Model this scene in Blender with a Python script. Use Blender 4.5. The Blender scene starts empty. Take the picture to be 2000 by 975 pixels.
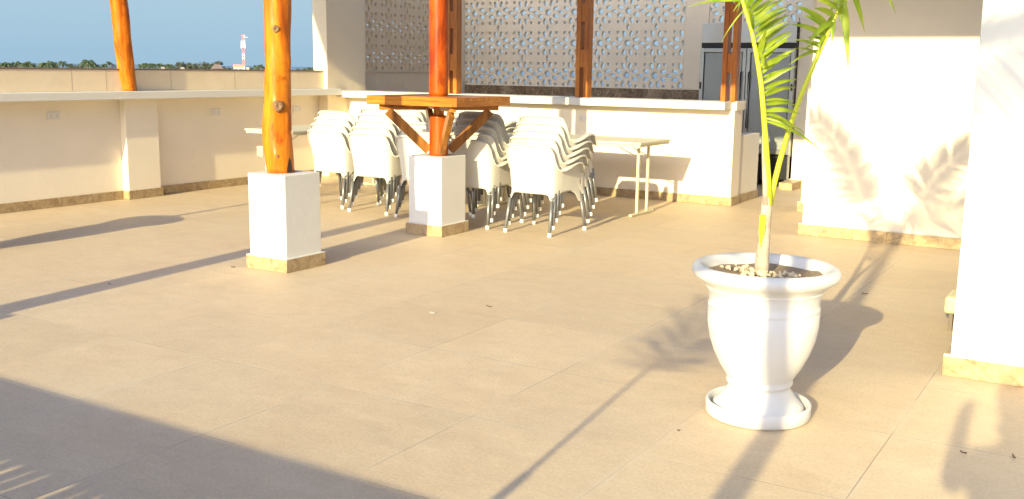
import bpy, bmesh, math, random
from math import sin, cos, pi, radians
from mathutils import Vector, Matrix, noise
random.seed(7)
S = bpy.context.scene
C = S.collection

# ------------------------------------------------------------------ camera
F, YAW, PITCH, ROLL, H = 1984.87, radians(31.37), radians(10.053), radians(.799), 1.53
fw = Vector((-sin(YAW)*cos(PITCH), cos(YAW)*cos(PITCH), -sin(PITCH)))
rt0 = Vector((cos(YAW), sin(YAW), 0)); up0 = rt0.cross(fw)
rt = cos(ROLL)*rt0 + sin(ROLL)*up0
up = -sin(ROLL)*rt0 + cos(ROLL)*up0
CAM = Vector((0, 0, H))
cd = bpy.data.cameras.new('camera'); cam = bpy.data.objects.new('camera', cd); C.objects.link(cam)
M = Matrix((rt, up, -fw)).transposed().to_4x4(); M.translation = CAM; cam.matrix_world = M
cd.sensor_width = 36; cd.lens = 36*F/2000; cd.clip_start = .05; cd.clip_end = 60000
S.camera = cam
def at(px, py, Y):
    """world point seen at a photo pixel on the vertical plane y = Y (used to read sizes off the photo)"""
    d = fw + (px-1000)/F*rt - (py-487.5)/F*up
    return CAM + d*(Y/d.y)

# ------------------------------------------------------------------ world, sun, exposure
SUN_EL, SUN_AZ = radians(16.7), radians(6.1)
w = bpy.data.worlds.new('World'); S.world = w; w.use_nodes = True
nt = w.node_tree; bg = nt.nodes['Background']
sky = nt.nodes.new('ShaderNodeTexSky'); sky.sky_type = 'NISHITA'; sky.sun_disc = False
sky.sun_elevation = SUN_EL; sky.sun_rotation = pi - SUN_AZ
sky.air_density = .6; sky.dust_density = 3.0; sky.ozone_density = 3.2
# pale sea haze low over the horizon, by elevation
wtc = nt.nodes.new('ShaderNodeTexCoord'); wsp = nt.nodes.new('ShaderNodeSeparateXYZ'); nt.links.new(wtc.outputs['Generated'], wsp.inputs[0])
wmr = nt.nodes.new('ShaderNodeMapRange'); wmr.interpolation_type = 'SMOOTHSTEP'
for k_, v_ in zip(('From Min', 'From Max', 'To Min', 'To Max'), (.05, .30, 1, 0)): wmr.inputs[k_].default_value = v_
nt.links.new(wsp.outputs[2], wmr.inputs['Value'])
whz = nt.nodes.new('ShaderNodeMapRange')
for k_, v_ in zip(('From Min', 'From Max', 'To Min', 'To Max'), (0, .07, 0, 1)): whz.inputs[k_].default_value = v_
nt.links.new(wsp.outputs[2], whz.inputs['Value'])
whc = nt.nodes.new('ShaderNodeMix'); whc.data_type = 'RGBA'; nt.links.new(whz.outputs[0], whc.inputs[0])
whc.inputs[6].default_value = (1.02, 1.58, 2.05, 1); whc.inputs[7].default_value = (1.27, 1.80, 2.16, 1)
wmx = nt.nodes.new('ShaderNodeMix'); wmx.data_type = 'RGBA'; nt.links.new(wmr.outputs[0], wmx.inputs[0])
nt.links.new(sky.outputs[0], wmx.inputs[6]); nt.links.new(whc.outputs[2], wmx.inputs[7])
nt.links.new(wmx.outputs[2], bg.inputs[0]); bg.inputs[1].default_value = .15
sd = bpy.data.lights.new('sun', 'SUN'); sun = bpy.data.objects.new('sun', sd); C.objects.link(sun)
sd.energy = 3.95; sd.angle = radians(.5); sd.color = (1, .865, .49)
tv = Vector((-sin(SUN_AZ)*cos(SUN_EL), cos(SUN_AZ)*cos(SUN_EL), -sin(SUN_EL)))
sun.rotation_euler = tv.to_track_quat('-Z', 'Y').to_euler(); sun.location = (2, -8, 9)
S.view_settings.view_transform = 'Standard'; S.view_settings.look = 'None'
S.view_settings.exposure = 1.2; S.view_settings.gamma = 1; S.view_settings.use_curve_mapping = False
S.cycles.max_bounces = 8; S.cycles.diffuse_bounces = 4; S.cycles.use_denoising = True

# ------------------------------------------------------------------ materials
def new_mat(name):
    m = bpy.data.materials.new(name); m.use_nodes = True
    return m, m.node_tree, m.node_tree.nodes['Principled BSDF']
def N(t, kind, **kw):
    n = t.nodes.new(kind)
    for k, v in kw.items():
        if k in n.inputs: n.inputs[k].default_value = v
        else: setattr(n, k, v)
    return n
def ramp(t, fac, stops):
    r = t.nodes.new('ShaderNodeValToRGB'); t.links.new(fac, r.inputs[0])
    e = r.color_ramp.elements
    while len(e) < len(stops): e.new(.5)
    for i, (p, c) in enumerate(stops): e[i].position = p; e[i].color = (*c, 1)
    return r
def coords(t, scale=(1, 1, 1), obj=True):
    g = t.nodes.new('ShaderNodeNewGeometry') if not obj else t.nodes.new('ShaderNodeTexCoord')
    m = t.nodes.new('ShaderNodeMapping'); m.inputs['Scale'].default_value = scale
    t.links.new(g.outputs['Position' if not obj else 'Object'], m.inputs[0]); return m.outputs[0]
def bump(t, b, h, strength, dist):
    n = t.nodes.new('ShaderNodeBump'); n.inputs['Strength'].default_value = strength; n.inputs['Distance'].default_value = dist
    t.links.new(h, n.inputs['Height']); t.links.new(n.outputs[0], b.inputs['Normal']); return n
def simple(name, col, rough=.5, metal=0, var=.06, scale=6, bmp=0, bs=80, spec=None, coat=0):
    m, t, b = new_mat(name)
    n = N(t, 'ShaderNodeTexNoise', Scale=scale, Detail=5); t.links.new(coords(t, obj=False), n.inputs['Vector'])
    a = tuple(c*(1-var) for c in col); d = tuple(min(1, c*(1+var)) for c in col)
    r = ramp(t, n.outputs[0], [(.3, a), (.7, d)]); t.links.new(r.outputs[0], b.inputs['Base Color'])
    b.inputs['Roughness'].default_value = rough; b.inputs['Metallic'].default_value = metal
    if spec is not None: b.inputs['Specular IOR Level'].default_value = spec
    b.inputs['Coat Weight'].default_value = coat
    if bmp:
        n2 = N(t, 'ShaderNodeTexNoise', Scale=bs, Detail=3); t.links.new(coords(t, obj=False), n2.inputs['Vector'])
        bump(t, b, n2.outputs[0], bmp, .004)
    return m
def wallpaint(name, col, var=.03):
    m, t, b = new_mat(name)
    n = N(t, 'ShaderNodeTexNoise', Scale=1.6, Detail=6, Roughness=.6); t.links.new(coords(t, obj=False), n.inputs['Vector'])
    r = ramp(t, n.outputs[0], [(.3, tuple(c*(1-var) for c in col)), (.7, tuple(min(.9, c*(1+var)) for c in col))])
    # scuffs and dust low on the wall, irregular marks
    n3 = N(t, 'ShaderNodeTexNoise', Scale=9, Detail=8, Roughness=.75); t.links.new(coords(t, (1, 1, .35), False), n3.inputs['Vector'])
    r3 = ramp(t, n3.outputs[0], [(.62, (1, 1, 1)), (.78, (.93, .90, .85))])
    mx = N(t, 'ShaderNodeMix', data_type='RGBA', blend_type='MULTIPLY'); mx.inputs[0].default_value = .8
    t.links.new(r.outputs[0], mx.inputs[6]); t.links.new(r3.outputs[0], mx.inputs[7])
    t.links.new(mx.outputs[2], b.inputs['Base Color']); b.inputs['Roughness'].default_value = .62
    n2 = N(t, 'ShaderNodeTexNoise', Scale=18, Detail=6); t.links.new(coords(t, obj=False), n2.inputs['Vector'])
    bump(t, b, n2.outputs[0], .25, .006)
    return m
def stone(name, dark, mid, light, scale=7, stretch=(1, 1, 1), rough=.45, veins=True):
    m, t, b = new_mat(name)
    co = coords(t, stretch, False)
    n = N(t, 'ShaderNodeTexNoise', Scale=scale, Detail=9, Roughness=.68, Distortion=.8); t.links.new(co, n.inputs['Vector'])
    r = ramp(t, n.outputs[0], [(.32, dark), (.5, mid), (.68, light)])
    out = r.outputs[0]
    if veins:
        v = N(t, 'ShaderNodeTexNoise', Scale=scale*.7, Detail=4, Distortion=2.2); t.links.new(co, v.inputs['Vector'])
        rv = ramp(t, v.outputs[0], [(.485, (0, 0, 0)), (.5, (1, 1, 1)), (.515, (0, 0, 0))])
        mx = N(t, 'ShaderNodeMix', data_type='RGBA'); t.links.new(rv.outputs[0], mx.inputs[0])
        t.links.new(out, mx.inputs[6]); mx.inputs[7].default_value = (*[min(1, c*1.5) for c in light], 1); out = mx.outputs[2]
    t.links.new(out, b.inputs['Base Color']); b.inputs['Roughness'].default_value = rough
    return m
def floor_material():
    m, t, b = new_mat('stone_floor_tile')
    L = t.links
    g = t.nodes.new('ShaderNodeNewGeometry'); sx = t.nodes.new('ShaderNodeSeparateXYZ'); L.new(g.outputs['Position'], sx.inputs[0])
    def math_(op, a, bb=None, c=None):
        n = t.nodes.new('ShaderNodeMath'); n.operation = op
        for i, v in enumerate((a, bb, c)):
            if v is None: continue
            if isinstance(v, (int, float)): n.inputs[i].default_value = v
            else: L.new(v, n.inputs[i])
        return n.outputs[0]
    P_ = .8175
    def axis(o, off):
        u = math_('DIVIDE', math_('SUBTRACT', o, off), P_)
        fr = math_('FRACT', u); d = math_('MULTIPLY', math_('MINIMUM', fr, math_('SUBTRACT', 1, fr)), P_)
        return d, math_('FLOOR', u)
    dx, ix = axis(sx.outputs[0], -2.405); dy, iy = axis(sx.outputs[1], 2.80)
    d = math_('MINIMUM', dx, dy)
    joint = math_('SUBTRACT', 1, math_('SMOOTH_MIN', 1, math_('DIVIDE', d, .003), .1))
    joint = math_('MAXIMUM', joint, 0)
    halo = math_('MAXIMUM', math_('SUBTRACT', 1, math_('DIVIDE', d, .035)), 0)
    cmb = t.nodes.new('ShaderNodeCombineXYZ'); L.new(ix, cmb.inputs[0]); L.new(iy, cmb.inputs[1])
    wn = t.nodes.new('ShaderNodeTexWhiteNoise'); wn.noise_dimensions = '3D'; L.new(cmb.outputs[0], wn.inputs[0])
    # per-tile shifted stone figure, streaky along x
    sc = t.nodes.new('ShaderNodeVectorMath'); sc.operation = 'MULTIPLY_ADD'; L.new(wn.outputs['Color'], sc.inputs[0]); sc.inputs[1].default_value = (7, 7, 7); L.new(g.outputs['Position'], sc.inputs[2])
    mp = t.nodes.new('ShaderNodeMapping'); mp.inputs['Scale'].default_value = (1, 2.6, 1); L.new(sc.outputs[0], mp.inputs[0])
    n1 = N(t, 'ShaderNodeTexNoise', Scale=2.4, Detail=10, Roughness=.66, Distortion=.6); L.new(mp.outputs[0], n1.inputs['Vector'])
    c1 = ramp(t, n1.outputs[0], [(.22, (.51, .39, .255)), (.5, (.575, .447, .298)), (.78, (.63, .50, .345))])
    # dusty film, continuous over the tiles
    n2 = N(t, 'ShaderNodeTexNoise', Scale=1.1, Detail=8, Roughness=.7, Distortion=.4); L.new(g.outputs['Position'], n2.inputs['Vector'])
    c2 = ramp(t, n2.outputs[0], [(.42, (0, 0, 0)), (.7, (1, 1, 1))])
    mx = N(t, 'ShaderNodeMix', data_type='RGBA'); f2 = math_('MULTIPLY', c2.outputs[0], .45); L.new(f2, mx.inputs[0])
    L.new(c1.outputs[0], mx.inputs[6]); mx.inputs[7].default_value = (.60, .505, .36, 1)
    # fine grain
    n3 = N(t, 'ShaderNodeTexNoise', Scale=70, Detail=6, Roughness=.7); L.new(g.outputs['Position'], n3.inputs['Vector'])
    wv = t.nodes.new('ShaderNodeMapRange'); wv.inputs['To Min'].default_value = .955; wv.inputs['To Max'].default_value = 1.035; L.new(wn.outputs['Value'], wv.inputs['Value'])
    wm = t.nodes.new('ShaderNodeVectorMath'); wm.operation = 'SCALE'; L.new(mx.outputs[2], wm.inputs[0]); L.new(wv.outputs[0], wm.inputs['Scale'])
    c3 = ramp(t, n3.outputs[0], [(.3, (.80, .80, .81)), (.7, (1.18, 1.18, 1.17))])
    m2 = N(t, 'ShaderNodeMix', data_type='RGBA', blend_type='MULTIPLY'); m2.inputs[0].default_value = .7
    L.new(wm.outputs[0], m2.inputs[6]); L.new(c3.outputs[0], m2.inputs[7])
    n6 = N(t, 'ShaderNodeTexNoise', Scale=9, Detail=9, Roughness=.78, Distortion=.5); L.new(g.outputs['Position'], n6.inputs['Vector'])
    c6 = ramp(t, n6.outputs[0], [(.34, (.935, .93, .92)), (.5, (1, 1, 1)), (.66, (1.06, 1.06, 1.05))])
    m6 = N(t, 'ShaderNodeMix', data_type='RGBA', blend_type='MULTIPLY'); m6.inputs[0].default_value = .85
    L.new(m2.outputs[2], m6.inputs[6]); L.new(c6.outputs[0], m6.inputs[7])
    m2 = m6
    # pale scuffs and droplets
    mp4 = t.nodes.new('ShaderNodeMapping'); mp4.inputs['Scale'].default_value = (1, 3.2, 1); mp4.inputs['Rotation'].default_value = (0, 0, .25); L.new(g.outputs['Position'], mp4.inputs[0])
    n4 = N(t, 'ShaderNodeTexNoise', Scale=22, Detail=7, Roughness=.8, Distortion=1.2); L.new(mp4.outputs[0], n4.inputs['Vector'])
    c4 = ramp(t, n4.outputs[0], [(.60, (0, 0, 0)), (.70, (1, 1, 1))])
    m3 = N(t, 'ShaderNodeMix', data_type='RGBA'); L.new(math_('MULTIPLY', c4.outputs[0], .55), m3.inputs[0])
    L.new(m2.outputs[2], m3.inputs[6]); m3.inputs[7].default_value = (.70, .65, .55, 1)
    # dust lightening beside joints, then the dark joint line, partly filled with dust
    m4 = N(t, 'ShaderNodeMix', data_type='RGBA'); L.new(math_('MULTIPLY', halo, math_('MULTIPLY', c2.outputs[0], .55)), m4.inputs[0])
    L.new(m3.outputs[2], m4.inputs[6]); m4.inputs[7].default_value = (.60, .53, .42, 1)
    n5 = N(t, 'ShaderNodeTexNoise', Scale=1.7, Detail=3); L.new(g.outputs['Position'], n5.inputs['Vector'])
    jc = ramp(t, n5.outputs[0], [(.44, (.22, .175, .125)), (.55, (.52, .415, .29))])
    m5 = N(t, 'ShaderNodeMix', data_type='RGBA'); L.new(joint, m5.inputs[0]); L.new(m4.outputs[2], m5.inputs[6]); L.new(jc.outputs[0], m5.inputs[7])
    L.new(m5.outputs[2], b.inputs['Base Color'])
    b.inputs['Specular IOR Level'].default_value = .28
    rr = ramp(t, n1.outputs[0], [(.3, (.5,)*3), (.7, (.7,)*3)]); L.new(rr.outputs[0], b.inputs['Roughness'])
    hh = math_('SUBTRACT', math_('MULTIPLY', n3.outputs[0], .25), math_('MULTIPLY', joint, 1.0))
    bump(t, b, hh, .35, .003)
    return m
def wood(name, dark, mid, light, scale=9, along='z', rough=.38, coat=.16, knots=False):
    m, t, b = new_mat(name)
    st = {'z': (1, 1, .11), 'x': (.11, 1, 1), 'y': (1, .11, 1)}[along]
    co = coords(t, st, False)
    n = N(t, 'ShaderNodeTexNoise', Scale=scale, Detail=7, Roughness=.6, Distortion=1.1); t.links.new(co, n.inputs['Vector'])
    r = ramp(t, n.outputs[0], [(.30, dark), (.47, mid), (.70, light)])
    n2 = N(t, 'ShaderNodeTexNoise', Scale=scale*6, Detail=4, Distortion=.5); t.links.new(co, n2.inputs['Vector'])
    r2 = ramp(t, n2.outputs[0], [(.35, (.72, .66, .6)), (.6, (1, 1, 1))])
    mx = N(t, 'ShaderNodeMix', data_type='RGBA', blend_type='MULTIPLY'); mx.inputs[0].default_value = .75
    t.links.new(r.outputs[0], mx.inputs[6]); t.links.new(r2.outputs[0], mx.inputs[7])
    out = mx.outputs[2]
    if knots:
        nc_ = N(t, 'ShaderNodeTexNoise', Scale=34, Detail=3, Distortion=.6); t.links.new(coords(t, (1, 1, .05), False), nc_.inputs['Vector'])
        rc_ = ramp(t, nc_.outputs[0], [(.485, (1, 1, 1)), (.5, (.30, .2, .15)), (.515, (1, 1, 1))])
        ng_ = N(t, 'ShaderNodeTexNoise', Scale=2.2, Detail=2); t.links.new(coords(t, (1, 1, 1), False), ng_.inputs['Vector'])
        rg_ = ramp(t, ng_.outputs[0], [(.46, (0, 0, 0)), (.6, (.8, .8, .8))])
        mc_ = N(t, 'ShaderNodeMix', data_type='RGBA', blend_type='MULTIPLY'); t.links.new(rg_.outputs[0], mc_.inputs[0])
        t.links.new(out, mc_.inputs[6]); t.links.new(rc_.outputs[0], mc_.inputs[7]); out = mc_.outputs[2]
        np_ = N(t, 'ShaderNodeTexNoise', Scale=3.2, Detail=6, Roughness=.7, Distortion=1.6); t.links.new(coords(t, (1, 1, .5), False), np_.inputs['Vector'])
        rp_ = ramp(t, np_.outputs[0], [(.36, (.52, .30, .2)), (.46, (1, .9, .8)), (.62, (1.0, 1.0, 1.0)), (.72, (1.0, 1.25, 1.3))])
        mp_ = N(t, 'ShaderNodeMix', data_type='RGBA', blend_type='MULTIPLY'); mp_.inputs[0].default_value = .8
        t.links.new(out, mp_.inputs[6]); t.links.new(rp_.outputs[0], mp_.inputs[7]); out = mp_.outputs[2]
        v = N(t, 'ShaderNodeTexVoronoi', Scale=2.6); t.links.new(coords(t, (1, 1, .45), False), v.inputs['Vector'])
        rk = ramp(t, v.outputs['Distance'], [(.03, (.16, .07, .03)), (.09, (.75, .62, .5)), (.16, (1, 1, 1))])
        m2 = N(t, 'ShaderNodeMix', data_type='RGBA', blend_type='MULTIPLY'); m2.inputs[0].default_value = .8
        t.links.new(out, m2.inputs[6]); t.links.new(rk.outputs[0], m2.inputs[7]); out = m2.outputs[2]
    t.links.new(out, b.inputs['Base Color']); b.inputs['Roughness'].default_value = rough
    b.inputs['Coat Weight'].default_value = coat; b.inputs['Coat Roughness'].default_value = .2; b.inputs['Specular IOR Level'].default_value = .2
    bump(t, b, n2.outputs[0], .2, .003)
    return m

MAT = {}
MAT['paint'] = wallpaint('cream_wall_paint', (.84, .75, .60))
MAT['paint_white'] = wallpaint('white_wall_paint', (.68, .66, .61), .02)
MAT['paint_bounce'] = wallpaint('bounce_tinted_wall_paint', (.84, .70, .49))  # cream paint with the warm bounce light on the pier put into its colour
MAT['floor'] = floor_material()
MAT['skirt'] = stone('travertine_skirting', (.24, .155, .075), (.38, .27, .145), (.50, .38, .22), 16, rough=.4, veins=False)
MAT['marble'] = stone('brown_marble', (.09, .058, .032), (.20, .135, .08), (.34, .25, .155), 4.5, rough=.25)
MAT['walltile'] = stone('beige_wall_tile', (.74, .60, .42), (.78, .64, .45), (.82, .68, .49), 3, rough=.35, veins=False)
MAT['log'] = wood('varnished_log', (.22, .035, .004), (.54, .145, .006), (.72, .27, .018), 7, 'z', knots=True)
MAT['log_red'] = wood('red_varnished_log', (.22, .030, .003), (.42, .075, .004), (.52, .13, .006), 8, 'z', rough=.38, coat=.16, knots=True)
MAT['plank'] = wood('varnished_plank', (.22, .065, .008), (.42, .15, .018), (.56, .24, .035), 8, 'x', rough=.35, coat=.3)
MAT['plank_y'] = wood('varnished_plank_side', (.20, .06, .008), (.38, .13, .016), (.50, .21, .035), 8, 'y', rough=.35, coat=.3)
MAT['brace'] = wood('varnished_brace', (.13, .05, .010), (.27, .11, .018), (.42, .18, .03), 9, 'z', rough=.35, coat=.3)
MAT['timber'] = wood('varnished_timber', (.30, .075, .012), (.50, .16, .026), (.62, .24, .04), 8, 'z', rough=.3, coat=.4)
MAT['plastic'] = simple('white_resin', (.61, .585, .51), .45, var=.015, spec=.2)
MAT['cap'] = simple('white_plastic_cap', (.78, .76, .72), .5, var=.03)
MAT['legmetal'] = simple('dull_aluminium', (.24, .245, .245), .42, metal=.6, var=.1)
MAT['tabletop'] = simple('cream_laminate', (.66, .61, .44), .45, var=.03)
MAT['tablemetal'] = simple('cream_painted_steel', (.62, .57, .38), .4, var=.05)
MAT['steel'] = simple('brushed_steel', (.55, .55, .54), .28, metal=.9, var=.04, scale=30)
MAT['black'] = simple('black_plastic', (.012, .012, .013), .35, var=.1)
MAT['darkin'] = simple('fridge_liner', (.78, .78, .74), .5, var=.03)
MAT['socket'] = simple('white_socket_plastic', (.74, .70, .64), .35, var=.01)
MAT['pot'] = wallpaint('white_painted_pot', (.61, .60, .575), .015)
MAT['soil'] = simple('dry_sandy_soil', (.26, .19, .12), .95, var=.35, scale=60, bmp=1, bs=60)
MAT['pebble'] = simple('pale_pebble', (.52, .43, .30), .8, var=.3, scale=25)
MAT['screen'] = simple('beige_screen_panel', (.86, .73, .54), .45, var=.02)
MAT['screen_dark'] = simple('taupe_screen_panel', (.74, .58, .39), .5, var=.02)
MAT['coping'] = simple('brown_coping', (.20, .13, .10), .5)
MAT['thatch'] = simple('dry_thatch', (.30, .22, .13), .95, var=.35, scale=22, bmp=1, bs=30)
MAT['trunk'] = simple('palm_trunk_bark', (.42, .33, .25), .85, var=.25, scale=25, bmp=.6, bs=40)
def leafmat(name, a, b_, trans=.45, rough=.42):
    m, t, b = new_mat(name)
    n = N(t, 'ShaderNodeTexNoise', Scale=14, Detail=3); t.links.new(coords(t, obj=False), n.inputs['Vector'])
    r = ramp(t, n.outputs[0], [(.35, a), (.65, b_)]); t.links.new(r.outputs[0], b.inputs['Base Color'])
    b.inputs['Roughness'].default_value = rough
    tr = N(t, 'ShaderNodeBsdfTranslucent'); t.links.new(r.outputs[0], tr.inputs[0])
    mx = t.nodes.new('ShaderNodeMixShader'); mx.inputs[0].default_value = trans
    t.links.new(b.outputs[0], mx.inputs[1]); t.links.new(tr.outputs[0], mx.inputs[2])
    t.links.new(mx.outputs[0], t.nodes['Material Output'].inputs[0]); return m
MAT['leaf'] = leafmat('young_palm_leaf', (.22, .33, .02), (.40, .48, .04))
MAT['stalk'] = simple('yellow_green_stalk', (.50, .52, .02), .35, var=.12, scale=12)
MAT['farleaf'] = leafmat('distant_palm_leaf', (.08, .115, .05), (.12, .155, .075), .3)
MAT['fartree'] = leafmat('distant_tree_leaf', (.075, .09, .06), (.13, .14, .095), .25)
MAT['farbark'] = simple('distant_bark', (.16, .13, .10), .9)
def glass():
    m, t, b = new_mat('cooler_glass'); b.inputs['Base Color'].default_value = (.85, .9, .9, 1)
    b.inputs['Roughness'].default_value = .04; b.inputs['IOR'].default_value = 1.45
    tr = N(t, 'ShaderNodeBsdfTransparent'); tr.inputs[0].default_value = (.72, .77, .76, 1)
    gl = N(t, 'ShaderNodeBsdfGlossy'); gl.inputs['Roughness'].default_value = .22
    fr = N(t, 'ShaderNodeFresnel'); fr.inputs[0].default_value = 3.2
    mx = t.nodes.new('ShaderNodeMixShader'); t.links.new(fr.outputs[0], mx.inputs[0]); t.links.new(tr.outputs[0], mx.inputs[1]); t.links.new(gl.outputs[0], mx.inputs[2])
    df = N(t, 'ShaderNodeBsdfDiffuse'); df.inputs[0].default_value = (.60, .64, .62, 1)
    m2 = t.nodes.new('ShaderNodeMixShader'); m2.inputs[0].default_value = .38; t.links.new(mx.outputs[0], m2.inputs[1]); t.links.new(df.outputs[0], m2.inputs[2])
    t.links.new(m2.outputs[0], t.nodes['Material Output'].inputs[0]); return m
MAT['glass'] = glass()

# ------------------------------------------------------------------ mesh helpers
def mk(name, bm, mat, parent=None, smooth=False, bevel=0, mats=None):
    me = bpy.data.meshes.new(name)
    bmesh.ops.recalc_face_normals(bm, faces=bm.faces)
    bm.to_mesh(me); bm.free()
    for x in (mats or [mat]): me.materials.append(MAT[x] if isinstance(x, str) else x)
    if smooth:
        for p in me.polygons: p.use_smooth = True
    o = bpy.data.objects.new(name, me); C.objects.link(o); o.parent = parent
    if bevel:
        b = o.modifiers.new('b', 'BEVEL'); b.width = bevel; b.segments = 2; b.limit_method = 'ANGLE'; b.angle_limit = radians(40)
    return o
def box(bm, x0, x1, y0, y1, z0, z1, M_=None, mi=0):
    vs = [bm.verts.new((x, y, z)) for x in (x0, x1) for y in (y0, y1) for z in (z0, z1)]
    if M_ is not None:
        for v in vs: v.co = M_ @ v.co
    for f in ((0, 1, 3, 2), (4, 6, 7, 5), (0, 4, 5, 1), (2, 3, 7, 6), (0, 2, 6, 4), (1, 5, 7, 3)):
        fc = bm.faces.new([vs[i] for i in f]); fc.material_index = mi
    return vs
def boxes(name, lst, mat, parent=None, bevel=.004):
    bm = bmesh.new()
    for b in lst: box(bm, *b)
    return mk(name, bm, mat, parent, bevel=bevel)
def tube(bm, pts, radii, seg=12, caps=True):
    pts = [Vector(p) for p in pts]; rings = []
    if isinstance(radii, (int, float)): radii = [radii]*len(pts)
    ref = None
    for i, p in enumerate(pts):
        d = (pts[min(i+1, len(pts)-1)] - pts[max(i-1, 0)]).normalized()
        if ref is None: ref = Vector((0, 0, 1)) if abs(d.z) < .9 else Vector((1, 0, 0))
        a = d.cross(ref).normalized(); b = d.cross(a).normalized(); ref = -b.cross(d).cross(d) if False else ref
        rings.append([bm.verts.new(p + radii[i]*(cos(2*pi*k/seg)*a + sin(2*pi*k/seg)*b)) for k in range(seg)])
    for r0, r1 in zip(rings, rings[1:]):
        for k in range(seg): bm.faces.new((r0[k], r0[(k+1) % seg], r1[(k+1) % seg], r1[k]))
    if caps: bm.faces.new(rings[0][::-1]); bm.faces.new(rings[-1])
    return rings
def bar(bm, a, b, w_, d_, updir=(0, 0, 1)):
    a, b = Vector(a), Vector(b); z = (b-a).normalized(); x = z.cross(Vector(updir)).normalized(); y = z.cross(x)
    M_ = Matrix((x, y, z)).transposed().to_4x4(); M_.translation = a
    box(bm, -w_/2, w_/2, -d_/2, d_/2, 0, (b-a).length, M_)
def lathe(bm, prof, seg=64, c=(0, 0)):
    rings = []
    for r, z in prof:
        rings.append([bm.verts.new((c[0]+r*cos(2*pi*k/seg), c[1]+r*sin(2*pi*k/seg), z)) for k in range(seg)])
    for a, b in zip(rings, rings[1:]):
        for k in range(seg): bm.faces.new((a[k], a[(k+1) % seg], b[(k+1) % seg], b[k]))
    return rings
def thing(name, label, cat, loc=(0, 0, 0), rz=0, group=None):
    o = bpy.data.objects.new(name, None); C.objects.link(o); o.location = loc; o.rotation_euler = (0, 0, rz)
    o.empty_display_size = .1
    return tag(o, label, cat, group)
def tag(o, label=None, cat=None, group=None, kind=None):
    if label: o['label'] = label
    if cat: o['category'] = cat
    if group: o['group'] = group
    if kind: o['kind'] = kind
    return o
def children(o): return [c for c in bpy.data.objects if c.parent == o]
def copy_tree(o, parent=None):
    c = o.copy(); C.objects.link(c); c.parent = parent
    for ch in children(o): copy_tree(ch, c)
    return c

# ------------------------------------------------------------------ setting: ground, sea, deck
bm = bmesh.new(); bmesh.ops.create_circle(bm, cap_ends=True, segments=96, radius=900)
g = mk('ground', bm, simple('dry_ground', (.20, .18, .10), .95, var=.3, scale=.05)); g.location = (0, 0, -12); tag(g, kind='structure')
bm = bmesh.new(); bmesh.ops.create_circle(bm, cap_ends=True, segments=128, radius=40000)
g = mk('sea_water', bm, simple('sea_water', (.06, .12, .17), .25, var=.2, scale=.01)); g.location = (0, 0, -12.6); tag(g, kind='structure')
bm = bmesh.new(); box(bm, -10.05, 6, -9, 15.2, -.25, 0)
tag(mk('floor', bm, 'floor'), kind='structure')
bm = bmesh.new(); box(bm, -10.2, 6.2, -9.2, 15.4, -12, -.26)
b_ = mk('building_below', bm, 'paint'); tag(b_, 'storeys of the cream building beneath the tiled roof deck', 'building')

# left parapet wall
XL = -9.86
t = thing('parapet_wall', 'long cream parapet wall with ledge and stone skirting along the left side', 'wall', (XL, 5, 0))
def wp(name, lst, mat, parent, off, bevel=.004):
    return boxes(name, [(a-off[0], b-off[0], c-off[1], d-off[1], e-off[2], f-off[2]) for a, b, c, d, e, f in lst], mat, parent, bevel)
off = (XL, 5, 0)
PIL = [(-1.2, -.75), (3.15, 3.60), (7.58, 8.03)]
segs = [(-6, -1.2), (-.75, 3.15), (3.60, 7.58), (8.03, 11.33)]
wp('wall', [(XL-.2, XL, -6, 11.6, 0, 1.14)], 'paint', t, off)
for a, b in PIL: wp('pilaster', [(XL+.001, XL+.10, a, b, 0, 1.139)], 'paint', t, off)
wp('ledge', [(XL-.2, -9.60, -6, 11.10, 1.1405, 1.23)], 'paint_white', t, off, .008)
wp('tiled_upstand', [(-10.0, -9.77, -6, 10.90, 1.2305, 1.465)], 'walltile', t, off)
wp('joint_line', [(-9.7705, -9.7688, y, y+.004, 1.235, 1.463) for y in (2.9, 3.9, 4.8, 5.62, 5.98, 6.93, 7.36, 8.25, 9.25, 10.2)], simple('tile_joint', (.33, .27, .21), .9), t, off, 0)
wp('coping', [(-10.01, -9.762, -6, 10.90, 1.4655, 1.478)], 'coping', t, off, 0)
sk = []
for a, b in segs:
    n_ = max(1, round((b-a)/.8175)); L_ = (b-a)/n_
    sk += [(XL+.001, XL+.018, a+i*L_+.002, a+(i+1)*L_-.002, 0.001, .10) for i in range(n_)]
for a, b in PIL: sk += [(XL+.101, XL+.117, a-.016, b+.016, .001, .10), (XL+.0185, XL+.10, a-.016, a-.0005, .001, .10), (XL+.0185, XL+.10, b+.0005, b+.016, .001, .10)]
sk = [s for s in sk if s[3] < 11.33 or True]
wp('skirting', sk, 'skirt', t, off, .002)

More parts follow.
